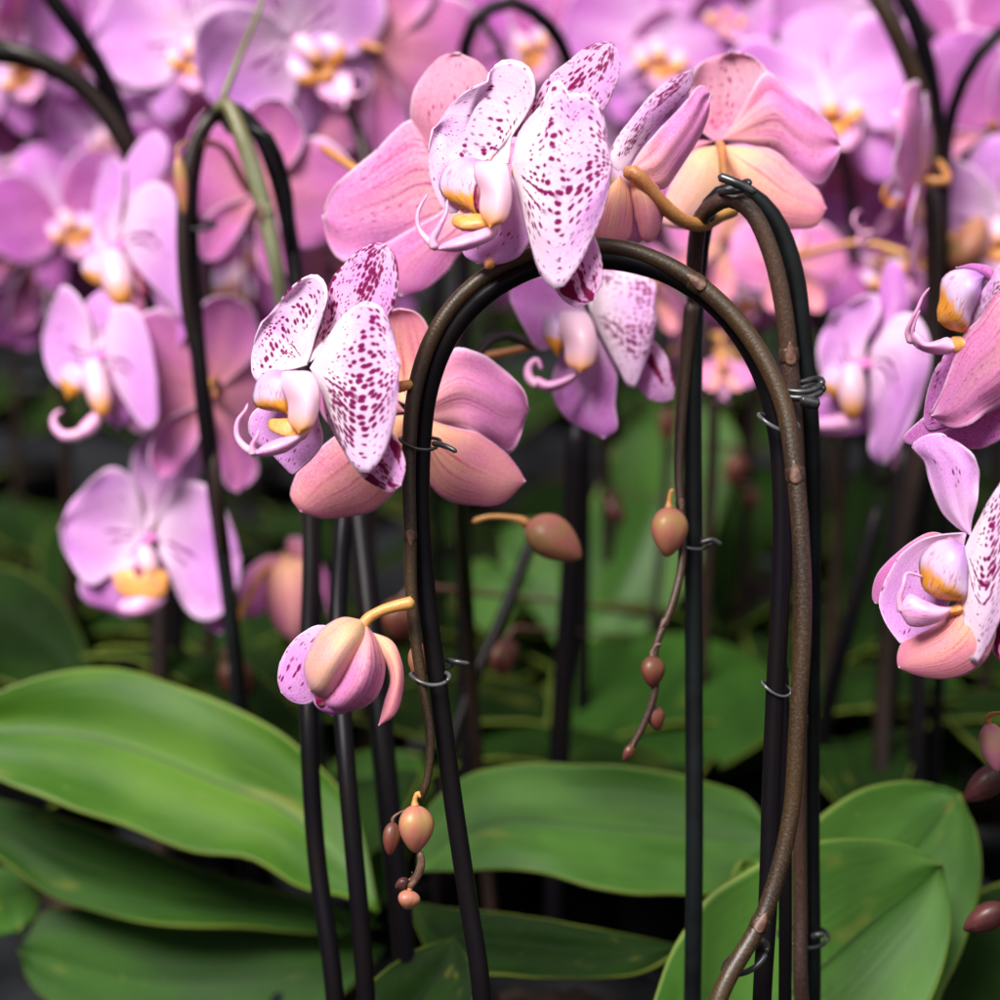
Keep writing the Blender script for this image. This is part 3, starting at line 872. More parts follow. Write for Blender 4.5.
# --- plant 2 : second arch, just behind
p2 = Plant('orchid behind the nearest arch, purplish stem bent tightly, peach backed flowers above it',
           Vector((P(840, 1000, .80).x, P(840, 1000, .80).y, 0)))
s2 = [p2.c + Vector((0, 0, .088)), P(803, 1010, .75)] + [P(*q) for q in ((800, 900, .748), (799, 780, .745), (800, 660, .74), (801, 560, .735), (796, 460, .728), (791, 380, .725), (784, 310, .723), (770, 250, .722), (750, 210, .722), (730, 199, .724), (712, 206, .728),
      (700, 222, .735), (692, 300, .752), (684, 380, .754), (679, 470, .752), (682, 560, .748), (672, 605, .745), (655, 650, .743), (655, 690, .743), (642, 728, .743), (628, 752, .743))]
p2.stem(s2[:15], [.0026, .0026, .0026, .0027, .0029, .0031, .0030, .0028], 'stem2', nodes=(.42, .60, .735), seg=16, world=True)
p2.stem(s2[14:], [.0028, .0022, .0017, .0015, .0014, .0013, .0012], 'stem2', nodes=(.45, .72), world=True)
p2.bud(668, 532, .745, 40, 50, -2, 'bud', (674, 492, .745))
p2.bud(652, 672, .742, 26, 32, 0, 'budred', (662, 645, .742))
p2.bud(655, 718, .746, 20, 26, 12, 'budred', (652, 702, .744))
p2.bud(628, 753, .742, 12, 18, -30, 'budred', (634, 742, .742))
Rc = (560, 30, .3)
p2.curves = [q for q in p2.curves if q.z > .3]
p2.flower((215, 480), .722, (-.5, .0), [
    dict(k='petal', m='heavy', b='back', base=(205, 480), L=[(165, 440), (178, 380), (250, 280), (320, 200), (400, 145)], Rr=[(235, 440), (265, 395), (330, 310), (400, 235), (440, 190)], tip=(442, 132), cup=2, off=-2),
    dict(k='petal', m='back', b='spot', base=(225, 475), L=[(270, 400), (350, 310), (430, 225), (462, 185), (490, 190)], Rr=[(280, 520), (350, 530), (395, 470), (460, 370), (495, 290)], tip=(502, 215), cup=4, off=2, ripple=1.5),
    dict(k='lateral_sepal', m='peach', b='spot', base=(200, 485), L=[(140, 550), (110, 620), (105, 690)], Rr=[(240, 540), (248, 600), (235, 690)], tip=(160, 740), cup=4, off=1),
    dict(k='lateral_sepal', m='peach', b='spot', base=(230, 490), L=[(240, 560), (255, 640), (275, 700)], Rr=[(310, 500), (345, 560), (342, 640), (318, 695)], tip=(295, 712), cup=5, off=3),
    dict(k='lobe', m='mid', base=(225, 600, -4), L=[(235, 640, -6), (222, 690, -6)], Rr=[(270, 630, -4), (295, 680, -4)], tip=(262, 712, -4), cup=3),
], Rc, pedicel=[(215, 485, 1), (245, 475, 6), (320, 560, 6), (400, 630, 4), (470, 648, 0), (540, 610, -4), (590, 590, -6)], label='narrow flower seen from the side on a curved ochre stalk', pr=.0027)
p2.flower((530, 370), .775, (.1, 0), [
    dict(k='dorsal_sepal', m='backdot', b='spot', base=(520, 370), L=[(470, 330), (440, 250), (435, 180), (470, 110)], Rr=[(610, 330), (680, 240), (700, 160), (650, 95)], tip=(570, 72), cup=-3, off=-2, ripple=1.5),
    dict(k='petal', m='back', b='spot', base=(540, 365), L=[(590, 290), (640, 200), (690, 140), (770, 200), (850, 265), (915, 325)], Rr=[(640, 385), (740, 425), (800, 490), (868, 522), (915, 455)], tip=(936, 385), cup=3, off=-1, ripple=2),
    dict(k='lateral_sepal', m='peach', b='spot', base=(540, 385), L=[(620, 385), (720, 405), (800, 480), (865, 540)], Rr=[(550, 470), (600, 590), (690, 655), (790, 665), (860, 650)], tip=(888, 595), cup=4, off=3),
    dict(k='lateral_sepal', m='yellow', b='spot', base=(520, 385), L=[(450, 400), (395, 470), (345, 570), (335, 640)], Rr=[(560, 460), (560, 560), (500, 640), (440, 665)], tip=(370, 660), cup=4, off=3),
    dict(k='petal', m='bgb', b='spot', base=(510, 370), L=[(450, 370), (390, 400), (330, 480)], Rr=[(460, 410), (420, 500), (380, 560)], tip=(330, 560), cup=3, off=0),
], Rc, pedicel=[(530, 375, 2), (540, 400, 14), (545, 470, 22), (560, 540, 26), (590, 600, 28)], label='pink flower with peach sepals seen from the back')
h2, hc2 = hoop('dark hoop carrying the purplish stem, directly behind the nearest hoop',
           [(812, 1000, .76), (811, 850, .758), (811, 700, .752), (812, 560, .742), (811, 440, .732), (803, 340, .728), (794, 270, .727), (776, 222, .727), (752, 196, .727), (730, 190, .727), (712, 203, .730), (703, 230, .742),
            (697, 280, .755), (694, 350, .757), (693, 500, .757), (694, 700, .757), (694, 900, .757)], .0031, 'hoopg')
# the loop end is thick where stem and hoop run together
clip(h2, hc2, 801, 392, .722, .0072, (6, -10), wire=.0013, tail=[(800, 400, .712), (812, 403, .712), (820, 404, .712)])
clip(h2, hc2, 801, 386, .722, .0070, (6, -10), wire=.0012)
clip(h2, hc2, 735, 188, .722, .0050, (6, -18), wire=.0010, tail=[(718, 176, .716), (736, 183, .714), (756, 193, .714)])
clip(h2, hc2, 693, 543, .752, .0062, (6, 0), wire=.0006, tail=[(700, 543, .747), (712, 540, .747), (722, 545, .747)])
clip(h2, hc2, 803, 936, .758, .0085, (8, 2), wire=.0008, tail=[(812, 937, .749), (818, 935, .748), (824, 934, .748)])
# a straight stake between the two arches
def stake(label, pts, r=.0030, mat='hoop', group=None):
    w_ = [P(*q) for q in pts]
    b = w_[-1]
    w_.append(Vector((b.x, b.y, .03)))
    c = Vector((b.x, b.y, 0))
    o = MB().add(tube(w_, r, 12, len(w_) * 6), mat).build('plant_stake', None, c, lambda q: q - c)
    return tag(o, label, 'plant stake', group)


stake('straight black stake rising between the two arched stems', [(781, 640, .722), (784, 760, .722), (785, 1000, .722)], .0022)

# ================================================================ right-edge plant, close
p6 = Plant('orchid cut by the picture edge with two magenta spotted flowers, one seen from its side', Vector((P(1130, 1000, .74).x, P(1130, 1000, .74).y, 0)))
p6.stem([(1120, 1000, .74), (1115, 800, .73), (1105, 600, .72), (1090, 450, .71), (1070, 350, .71), (1075, 280, .72), (1110, 240, .73)], .0028, 'stem', world=False)
X1 = (800, 240, .2)
p6.flower((1010, 420), .675, (.9, -.1), [
    dict(k='lateral_sepal', m='mag', b='back', base=(1100, 700), L=[(900, 760), (700, 830), (600, 900), (510, 1000)], Rr=[(1100, 900), (950, 1030), (800, 1050), (650, 1060)], tip=(540, 1020), cup=2, off=-4),
    dict(k='petal', m='mag', b='back', base=(1000, 500), L=[(850, 480), (740, 550), (660, 680), (630, 780)], Rr=[(950, 800), (850, 900), (720, 940), (640, 950)], tip=(615, 900), cup=2, off=-2),
    dict(k='petal', m='back', b='spot', base=(1120, 500), L=[(1080, 330), (1000, 250), (900, 385), (815, 480), (760, 610), (715, 740)], Rr=[(1180, 700), (1050, 800), (930, 870), (830, 930), (745, 938)], tip=(655, 880), cup=5, off=6, ripple=1.5),
    dict(k='petal', m='spot', b='back', base=(1100, 300), L=[(1060, 90), (1000, 118), (950, 200), (880, 300)], Rr=[(1060, 350), (980, 330), (920, 380), (850, 450)], tip=(835, 430), cup=2, off=3),
    dict(k='lobe', m='mag', base=(1000, 260), L=[(960, 140), (900, 120), (850, 118)], Rr=[(930, 200), (860, 165)], tip=(778, 138), cup=2, off=0),
    dict(k='lobe', m='lobe', base=(925, 180), L=[(870, 150), (790, 145), (735, 165), (702, 215), (695, 300), (682, 360)], Rr=[(900, 280), (860, 380), (835, 460), (770, 455), (720, 435)], tip=(690, 405), cup=7, off=6),
    dict(k='lobe', m='callus', base=(850, 490), L=[(800, 482), (755, 488)], Rr=[(840, 560), (800, 570)], tip=(752, 560), cup=2, off=5),
    dict(k='lobe', m='mid', base=(800, 540, 5), L=[(740, 485, 6), (690, 500, 9), (640, 510, 12), (600, 470, 14)], Rr=[(740, 572, 6), (660, 570, 9), (590, 545, 12), (550, 500, 14)], tip=(560, 440, 15), cup=3),
    dict(k='tube', m='mid', pts=[(556, 520, 13), (538, 460, 15), (560, 400, 16), (590, 340, 16), (612, 285, 15), (648, 238, 14)], r=[1.2, .9, .7, .5, .3]),
    dict(k='tube', m='mid', pts=[(600, 540, 12), (565, 470, 15), (575, 410, 16), (600, 350, 16)], r=[1.2, .8, .5, .3]),
], X1, pedicel=[(1100, 500, 0), (1150, 520, -10), (1250, 560, -14), (1380, 600, -20)], label='magenta flower seen from its side with a white lip')
X2 = (800, 420, .28)
p6.flower((605, 410), .68, (.7, 0), [
    dict(k='lateral_sepal', m='bgb', b='back', base=(560, 430), L=[(470, 400), (350, 470), (270, 560), (258, 640)], Rr=[(450, 520), (350, 600), (300, 660)], tip=(268, 655), cup=3, off=-10),
    dict(k='petal', m='spotlow', b='back', base=(590, 405), L=[(500, 412), (430, 430), (365, 475), (300, 580), (282, 650), (300, 715)], Rr=[(560, 560), (520, 680), (480, 740), (420, 790)], tip=(356, 796), cup=-3, off=-2),
    dict(k='lateral_sepal', m='peach', b='back', base=(600, 600), L=[(500, 720), (430, 760), (360, 800), (345, 860)], Rr=[(700, 740), (660, 860), (580, 915), (480, 925), (400, 908)], tip=(352, 885), cup=5, off=2, label='rolled peach coloured lower sepal'),
    dict(k='dorsal_sepal', m='spotlow', b='back', base=(612, 415), L=[(560, 385), (505, 330), (470, 250), (440, 150), (398, 95), (440, 58)], Rr=[(612, 380), (632, 290), (640, 180), (620, 130), (570, 82)], tip=(505, 52), cup=3, off=0, ripple=1.3),
    dict(k='lateral_sepal', m='dark', b='back', base=(650, 560), L=[(660, 640), (670, 740), (690, 830)], Rr=[(760, 600), (800, 700), (790, 820)], tip=(730, 880), cup=2, off=-3),
    dict(k='petal', m='spotL', b='back', base=(606, 415), L=[(640, 350), (690, 260), (760, 180), (840, 200)], Rr=[(580, 480), (574, 570), (582, 700), (600, 830), (622, 886), (660, 835), (720, 700), (790, 560), (850, 420)], tip=(880, 300), cup=3, off=5, ripple=1.2),
    dict(k='lobe', m='lobe', base=(590, 450), L=[(540, 425), (490, 432), (430, 485), (426, 540), (440, 605)], Rr=[(600, 540), (590, 640), (540, 645)], tip=(480, 635), cup=7, off=7),
    dict(k='lobe', m='callus', base=(590, 650), L=[(540, 665), (512, 680)], Rr=[(580, 690), (540, 700)], tip=(512, 705), cup=2, off=5),
    dict(k='lobe', m='mid', base=(560, 665, 4), L=[(500, 665, 8), (440, 640, 11), (390, 620, 13), (362, 650, 14)], Rr=[(510, 715, 8), (440, 738, 11), (390, 735, 13)], tip=(358, 690, 14), cup=3),
    dict(k='tube', m='mid', pts=[(362, 690, 14), (355, 640, 15), (370, 590, 15), (382, 548, 13), (440, 560, 9)], r=[1.2, .9, .6, .4]),
], X2, pedicel=[(620, 430, 0), (800, 480, -14), (950, 500, -18), (1060, 520, -20)], label='lower magenta flower with a speckled petal facing the viewer')
for q in ((993, 748, .72, 30, 50, 10, 'budcream', (1030, 720, .70)), (984, 784, .74, 32, 52, -50, 'buddark', (1030, 760, .70)), (984, 918, .74, 30, 48, -60, 'buddark', (1030, 890, .69)), (962, 358, .73, 12, 26, 0, 'bud', (980, 340, .73)), (1000, 560, .73, 26, 60, 0, 'bud', (1040, 520, .72))):
    p6.bud(*q)
p6.leaf((1130, 1050), [(1080, 920), (1020, 880)], [(1180, 940), (1120, 860)], (1040, 850), .76, (0, .8), 'leaf_deepshade')

# ================================================================ middle plants
GR = None
# plant 5: flower C, pink back flower behind B
p5 = Plant('orchid behind the front arch with one spotted lilac flower framed inside the arch', Vector((P(560, 900, .86).x, P(560, 900, .88).y, 0)))
p5.stem([(500, 1000, .95), (480, 800, .94), (468, 620, .90), (462, 480, .80), (468, 400, .79), (480, 350, .79), (510, 335, .80), (535, 350, .80)], [.0032, .003, .0028, .0024, .0018], 'stemd')
p5.flower((590, 560), .742, (-.1, -.1), [
    dict(k='dorsal_sepal', m='peach', b='spot', base=(570, 560), L=[(500, 520), (455, 440), (430, 360), (440, 300)], Rr=[(620, 500), (650, 420), (640, 350), (600, 285)], tip=(545, 270), cup=-3, off=-2),
    dict(k='petal', m='back', b='spot', base=(590, 580), L=[(620, 500), (670, 420), (710, 386), (790, 405), (870, 460), (920, 520)], Rr=[(660, 625), (740, 635), (820, 680), (878, 712), (905, 665)], tip=(934, 580), cup=3, off=-1, ripple=2),
    dict(k='petal', m='back', b='spot', base=(560, 580), L=[(480, 480), (400, 420), (330, 420)], Rr=[(480, 600), (400, 640), (330, 620)], tip=(280, 520), cup=3, off=-1),
    dict(k='lateral_sepal', m='peach', b='spot', base=(570, 590), L=[(480, 600), (350, 655), (260, 730), (222, 790), (213, 840)], Rr=[(570, 700), (530, 820), (460, 885), (390, 898), (310, 906)], tip=(245, 885), cup=5, off=3),
    dict(k='lateral_sepal', m='peach', b='spot', base=(600, 590), L=[(680, 620), (780, 645), (860, 700), (900, 745)], Rr=[(610, 700), (635, 800), (690, 850), (770, 866), (855, 860)], tip=(927, 792), cup=5, off=3),
], B, pedicel=[(590, 580, 2), (570, 600, 14), (600, 620, 0), (700, 600, -30)][:3], label='pink flower with peach sepals seen from the back')
C8 = (500, 240, .22)
p5.flower((400, 330), .80, (.55, .1), [
    dict(k='petal', m='bg', b='back', base=(390, 330), L=[(330, 230), (240, 170), (120, 160), (50, 210)], Rr=[(330, 430), (250, 480), (180, 500), (110, 400)], tip=(50, 270), cup=-2, off=2),
    dict(k='lateral_sepal', m='bg', b='bgb', base=(400, 380), L=[(320, 460), (240, 600), (240, 720), (310, 820)], Rr=[(470, 480), (530, 600), (525, 760), (533, 860)], tip=(470, 902), cup=4, off=-3),
    dict(k='lateral_sepal', m='dark', b='back', base=(460, 380), L=[(600, 430), (695, 455), (750, 520), (780, 590), (795, 660)], Rr=[(540, 560), (610, 650), (670, 720), (740, 738)], tip=(785, 725), cup=2, off=-4),
    dict(k='dorsal_sepal', m='spot', b='back', base=(410, 320), L=[(380, 200), (400, 60), (440, 0)], Rr=[(470, 220), (520, 100), (540, 20)], tip=(500, -40), cup=2, off=-5),
    dict(k='petal', m='spot', b='back', base=(410, 325), L=[(430, 230), (470, 150), (540, 138), (640, 165), (705, 190), (710, 260)], Rr=[(440, 400), (480, 480), (540, 590), (575, 660), (605, 678), (645, 600), (690, 480)], tip=(712, 370), cup=3, off=4),
    dict(k='lobe', m='lobe', base=(290, 330), L=[(240, 325), (200, 360), (195, 420), (210, 470)], Rr=[(300, 400), (295, 470)], tip=(262, 530), cup=5, off=8),
    dict(k='hood', m='column', base=(340, 320, 4), L=[(268, 328, 6), (262, 390, 8), (290, 480, 9), (300, 560, 11)], Rr=[(395, 330, 6), (438, 420, 8), (440, 520, 9), (415, 575, 11)], tip=(365, 602, 13), cup=6, off=3),
    dict(k='lobe', m='mid', base=(370, 590, 9), L=[(300, 620, 13), (220, 640, 17), (165, 620, 19)], Rr=[(340, 640, 9), (270, 680, 13), (200, 690, 17)], tip=(140, 640, 20), cup=3),
    dict(k='tube', m='mid', pts=[(175, 665, 19), (135, 630, 20), (130, 580, 20), (165, 545, 19), (190, 590, 18)], r=[1.9, 1.8, 1.3, .7]),
], C8, pedicel=[(400, 350, -2), (300, 420, -12), (120, 490, -6), (-60, 530, -2), (-160, 560, -4)], label='lilac flower with one spotted petal inside the arch')
p5.bud(554, 541, .80, 47, 64, 58, 'bud', (472, 522, .80))
p5.bud(500, 660, .95, 26, 34, 10, 'budred', (486, 640, .95))
stake('black stake behind the arch, standing under the lilac flower', [(577, 420, .93), (572, 560, .94), (560, 740, .95), (552, 1000, .95)], .0048)
stake('black stake leaning past the peach bud', [(540, 520, .95), (505, 610, .94), (470, 690, .93), (440, 800, .92)], .0028)
stake('thin black stake behind the leg of the nearest hoop', [(462, 470, .94), (466, 700, .95), (470, 1000, .95)], .0036)

# plant 4: grey green stem, black hoop, pink backs, left leaves
p4 = Plant('orchid with a grey green stem bent over a black hoop, broad leaves spreading low', Vector((P(380, 900, .86).x, P(380, 900, .88).y, 0)))
p4.stem([(262, 1000, .95), (250, 820, .95), (236, 660, .94), (218, 500, .885), (206, 400, .885), (186, 300, .875), (184, 200, .87), (196, 140, .87), (215, 110, .87)], .0026, 'stemd')
p4.stem([(215, 112, .87), (226, 104, .865), (243, 140, .86), (262, 200, .86), (275, 260, .86), (285, 320, .87), (300, 400, .88)], [.0026, .0036, .0034, .0030, .0026, .002], 'stemg', nodes=(.42,))
p4.stem([(222, 100, .87), (240, 55, .88), (262, 0, .90), (270, -40, .9)], [.0016, .0012, .001], 'stemg')
p4.bud(181, 185, .865, 14, 60, 6, 'bud', (196, 150, .87))
h4, hc4 = hoop('black hoop under the grey green stem, crossing pink flowers', [(262, 1000, .95), (250, 800, .95), (235, 650, .935), (216, 500, .89), (203, 400, .88), (194, 300, .88), (190, 230, .88), (193, 170, .88), (207, 122, .88), (228, 108, .88), (255, 128, .88), (278, 180, .88), (292, 250, .88), (300, 330, .87), (308, 450, .84), (311, 560, .81), (308, 700, .775), (316, 850, .77), (335, 1000, .765)], .0033)
clip(h4, hc4, 198, 225, .878, .0070, (8, 0), wire=.001)
h4b, hc4b = hoop('second thin black hoop crossing the grey green stem at its bend', [(236, 700, .90), (214, 480, .90), (196, 330, .90), (182, 230, .90), (190, 150, .90), (215, 118, .90), (236, 132, .87), (262, 130, .86), (285, 180, .87), (292, 260, .88), (310, 360, .92)], .0022, 'hoopg')
stake('black stake standing in front of the broad low leaf', [(345, 500, .80), (338, 620, .79), (346, 760, .765), (366, 1000, .76)], .0034)
stake('thick black stake behind the hanging bud cluster', [(355, 480, .86), (372, 640, .83), (388, 800, .81), (408, 1000, .81)], .0046)
# pink back flower left of flower A
K1 = (230, 20, .3)
p4.curves = p4.curves
p4.flower((760, 500), .755, (.25, 0), [
    dict(k='dorsal_sepal', m='backdot', b='spot', base=(800, 540), L=[(650, 420), (600, 330), (612, 240), (655, 165), (715, 115)], Rr=[(900, 420), (900, 280), (870, 190), (830, 140)], tip=(768, 111), cup=4, off=1, ripple=1.3),
    dict(k='petal', m='back', b='spot', base=(800, 540), L=[(700, 400), (605, 330), (500, 420), (400, 505), (345, 560)], Rr=[(740, 680), (600, 790), (450, 800), (370, 802), (322, 735)], tip=(311, 650), cup=3, off=-1, ripple=1.6),
    dict(k='lateral_sepal', m='back', b='spot', base=(800, 560), L=[(700, 640), (560, 720), (470, 780), (470, 830), (520, 890)], Rr=[(860, 640), (840, 720), (765, 785), (720, 845), (650, 900)], tip=(570, 921), cup=4, off=3),
    dict(k='petal', m='back', b='spot', base=(820, 540), L=[(880, 400), (980, 400), (1050, 480)], Rr=[(880, 620), (980, 640), (1040, 600)], tip=(1070, 540), cup=3, off=-1),
], K1, pedicel=[(800, 560, 2), (790, 600, 10), (700, 640, -20), (520, 560, -60), (300, 420, -100)], label='broad pink flower seen from the back')
# hidden rose flowers behind its stem
p4.pose(262, 190, .95, yaw=160, pitch=-10, roll=20, size=.95, kind=2)
p4.pose(212, 395, .93, yaw=205, pitch=0, roll=10, size=1.0, kind=2)
p4.flower((565, 110), .97, (0, .2), [
    dict(k='lateral_sepal', m='bgb', b='bg', base=(565, 110), L=[(525, 115), (488, 150), (478, 200)], Rr=[(560, 165), (535, 215), (510, 235)], tip=(490, 232), cup=3, off=2),
    dict(k='dorsal_sepal', m='peach', b='bg', base=(570, 108), L=[(535, 150), (535, 210), (555, 260)], Rr=[(625, 130), (628, 190), (612, 250)], tip=(590, 284), cup=6, off=5),
    dict(k='petal', m='bgb', b='bg', base=(575, 105), L=[(575, 78), (600, 74), (630, 95)], Rr=[(640, 150), (650, 200), (660, 240)], tip=(655, 150), cup=3, off=0),
], (0, 500, .5), label='drooping dusty pink flower, half closed')
p4.bud(236, 680, 1.02, 36, 50, 20, 'budred')
Z = (0, 560, .44)
# big leaves
p4.leaf((860, 800), [(800, 560), (680, 430), (560, 350), (420, 290), (280, 250), (150, 250), (20, 290), (-120, 360)], [(790, 765), (690, 745), (560, 675), (430, 660), (300, 610), (120, 545), (0, 500), (-120, 440)], (-190, 400), .865, (-.05, .45), 'leafy', groove=7, cup=-3, crop=Z, ripple=2, ref=(700, 700))
p4.leaf((870, 830), [(760, 790), (600, 745), (420, 690), (240, 620), (60, 560), (-60, 540)], [(760, 850), (560, 832), (380, 828), (220, 800), (110, 760), (20, 690), (-60, 640)], (-130, 580), .90, (-.05, .45), 'leaf_shade', groove=5, crop=Z, ripple=2, ref=(700, 800))
p4.leaf((880, 880), [(720, 840), (520, 840), (330, 820), (180, 790), (100, 800)], [(760, 1000), (600, 1050), (430, 1080), (250, 1070), (120, 1010), (60, 950)], (48, 880), .91, (0, .4), 'leaf_shade', groove=4, crop=Z, ripple=1.5, ref=(700, 880))
p4.leaf((840, 820), [(780, 560), (740, 480), (800, 440), (880, 430)], [(900, 720), (960, 600), (980, 520)], (960, 450), .95, (0, 1.0), 'leaf', groove=4, crop=Z, ref=(840, 800))
p4.leaf((640, 480), [(500, 330), (300, 220), (180, 215)], [(700, 400), (560, 240), (380, 205)], (250, 200), 1.0, (0, 1.0), 'leaf_deepshade', groove=4, crop=Z, ref=(500, 400))
p4.leaf((-20, 700), [(-60, 760), (-40, 860), (20, 850)], [(60, 700), (90, 760), (80, 800)], (40, 845), .95, (0, 1.0), 'leaf', groove=4, crop=Z)

# plant 5 leaves: centre
V = (440, 640, .36)
p5.leaf((-60, 640), [(-40, 480), (50, 390), (200, 345), (400, 345), (600, 360), (760, 400), (860, 440)], [(60, 640), (250, 640), (450, 690), (620, 705), (760, 705), (860, 680)], (925, 560), .86, (0, .6), 'leafb', groove=5, cup=-2, crop=V, ripple=2, ref=(400, 600))
p5.leaf((-100, 720), [(0, 740), (200, 760), (400, 795), (560, 825)], [(0, 900), (200, 930), (400, 940), (560, 920)], (680, 850), .84, (0, .6), 'leaf_deepshade', groove=4, crop=V, ref=(300, 840))
p5.leaf((40, 820), [(-100, 880), (-200, 960), (-260, 1080)], [(100, 950), (60, 1080), (-60, 1180)], (-180, 1200), .81, (0, .4), 'leaf_deepshade', groove=4, crop=V)

# plant 3: left front-facing flowers
p3 = Plant('orchid with three lilac flowers hanging one above another under dark curved stems', Vector((P(120, 900, 1.0).x, P(120, 900, 1.02).y, 0)))
p3.stem([(165, 1000, 1.0), (160, 800, 1.0), (160, 640, 1.0), (165, 500, 1.0), (162, 330, 1.0), (150, 220, .99), (128, 150, .97), (90, 95, .96), (40, 60, .95), (-20, 48, .95), (-60, 60, .95)], [.0042, .0042, .004, .0045, .0042, .004], 'stemd')
G = (0, 380, .26)
p3.flower((575, 610), .93, (.05, .05), [
    dict(k='dorsal_sepal', m='bgs', b='bgb', base=(570, 600), L=[(530, 480), (503, 380), (510, 280), (560, 212), (600, 190)], Rr=[(620, 520), (700, 440), (762, 385), (765, 300), (725, 225)], tip=(655, 183), cup=3, off=-4),
    dict(k='lateral_sepal', m='bg', b='bgb', base=(560, 640), L=[(450, 690), (340, 730), (303, 780), (325, 850), (400, 882)], Rr=[(600, 740), (610, 830), (560, 900)], tip=(480, 915), cup=3, off=-3),
    dict(k='lateral_sepal', m='bg', b='bgb', base=(600, 650), L=[(760, 740), (880, 830), (892, 910)], Rr=[(660, 780), (760, 900), (810, 965)], tip=(850, 978), cup=2, off=-4),
    dict(k='petal', m='bgs', b='bgb', base=(560, 600), L=[(545, 500), (515, 400), (472, 345), (420, 335), (340, 400), (265, 480)], Rr=[(500, 660), (430, 740), (350, 790), (300, 745), (250, 660)], tip=(230, 575), cup=-3, off=3, ripple=1.5),
    dict(k='petal', m='bgs', b='bgb', base=(590, 610), L=[(625, 500), (665, 430), (725, 393), (785, 400), (850, 480), (905, 590)], Rr=[(645, 720), (685, 830), (740, 908), (810, 925), (880, 870), (915, 780)], tip=(925, 690), cup=-3, off=3, ripple=1.5),
    dict(k='blob', m='column', col=1, top=(545, 628, 8), bot=(590, 770, 13), w=42),
    dict(k='lobe', m='lobe', base=(530, 650), L=[(470, 680), (430, 720), (425, 760)], Rr=[(560, 700), (550, 760)], tip=(520, 790), cup=4, off=8),
    dict(k='lobe', m='callus', base=(500, 725, 12), L=[(440, 740, 13), (450, 810, 14)], Rr=[(640, 740, 12), (640, 820, 13)], tip=(560, 865, 15), cup=3),
    dict(k='blob', m='throat', top=(520, 715, 13), bot=(550, 775, 14), w=22),
    dict(k='lobe', m='mid', base=(560, 800, 10), L=[(490, 830, 13), (450, 880, 15)], Rr=[(640, 830, 11), (600, 890, 13)], tip=(510, 915, 15), cup=4),
], G, label='lowest lilac flower facing the viewer squarely')
E = (0, 100, .26)
p3.flower((455, 560), .94, (.55, .1), [
    dict(k='lateral_sepal', m='bg', b='bgb', base=(490, 620), L=[(640, 740), (705, 820), (712, 900)], Rr=[(590, 760), (618, 860), (632, 950)], tip=(680, 978), cup=2, off=-4),
    dict(k='dorsal_sepal', m='bgs', b='bgb', base=(450, 540), L=[(435, 420), (465, 280), (510, 190), (560, 132)], Rr=[(520, 430), (600, 330), (642, 240), (642, 160)], tip=(605, 118), cup=3, off=-4),
    dict(k='petal', m='bgs', b='bgb', base=(445, 555), L=[(460, 450), (475, 330), (465, 240), (430, 218)], Rr=[(390, 600), (352, 500), (362, 380), (380, 300)], tip=(398, 240), cup=-2, off=2),
    dict(k='petal', m='bgs', b='bgb', base=(465, 565), L=[(480, 450), (512, 360), (570, 318), (640, 330), (680, 400), (692, 520), (702, 700)], Rr=[(515, 640), (580, 715), (640, 775), (690, 835)], tip=(728, 840), cup=3, off=3),
    dict(k='lobe', m='lobe', base=(450, 580), L=[(390, 575), (335, 610), (310, 645), (335, 690)], Rr=[(480, 620), (470, 680)], tip=(400, 730), cup=5, off=8),
    dict(k='blob', m='column', col=1, top=(425, 570, 8), bot=(475, 790, 14), w=62),
    dict(k='blob', m='throat', top=(490, 640, 2), bot=(560, 760, 3), w=30),
    dict(k='lobe', m='mid', base=(450, 740, 8), L=[(380, 760, 12), (350, 800, 14)], Rr=[(500, 780, 9), (470, 840, 12)], tip=(400, 855, 15), cup=4),
], E)
F = (0, 0, .5)
p3.flower((198, 712), .92, (.4, .1), [
    dict(k='dorsal_sepal', m='bgs', b='bgb', base=(195, 705), L=[(168, 640), (172, 605)], Rr=[(226, 655), (230, 615)], tip=(202, 578), cup=2, off=-4),
    dict(k='lateral_sepal', m='bg', b='bgb', base=(200, 740), L=[(200, 790), (208, 835)], Rr=[(250, 780), (262, 830)], tip=(238, 858), cup=2, off=-4),
    dict(k='petal', m='bgs', b='bgb', base=(190, 708), L=[(178, 640), (152, 588), (126, 572), (105, 610)], Rr=[(165, 760), (122, 775), (92, 730)], tip=(86, 670), cup=-2, off=3),
    dict(k='petal', m='bgs', b='bgb', base=(202, 712), L=[(215, 645), (240, 610), (272, 620), (300, 680)], Rr=[(225, 765), (258, 820), (292, 862), (312, 845)], tip=(316, 760), cup=2, off=3),
    dict(k='lobe', m='lobe', base=(170, 725), L=[(135, 725), (118, 755)], Rr=[(180, 750), (175, 780)], tip=(135, 798), cup=4, off=8),
    dict(k='blob', m='column', col=1, top=(182, 712, 8), bot=(208, 832, 13), w=26),
    dict(k='lobe', m='mid', base=(205, 815, 9), L=[(180, 830, 13), (160, 850, 16)], Rr=[(200, 850, 11), (180, 872, 14)], tip=(140, 876, 18), cup=2),
    dict(k='tube', m='mid', pts=[(165, 868, 15), (130, 872, 19), (108, 850, 20), (110, 830, 19), (125, 820, 18)], r=[2.6, 2.2, 1.4, .7]),
], F)
h3, hc3 = hoop('thick dark hoop rising to the upper corner beside the lilac flowers', [(165, 1000, 1.02), (158, 700, 1.02), (157, 500, 1.02), (152, 300, 1.0), (140, 200, .98), (122, 120, .97), (95, 60, .96), (60, 10, .95), (20, -40, .95), (-60, -40, .97), (-80, 300, 1.0), (-80, 700, 1.0)], .0040)
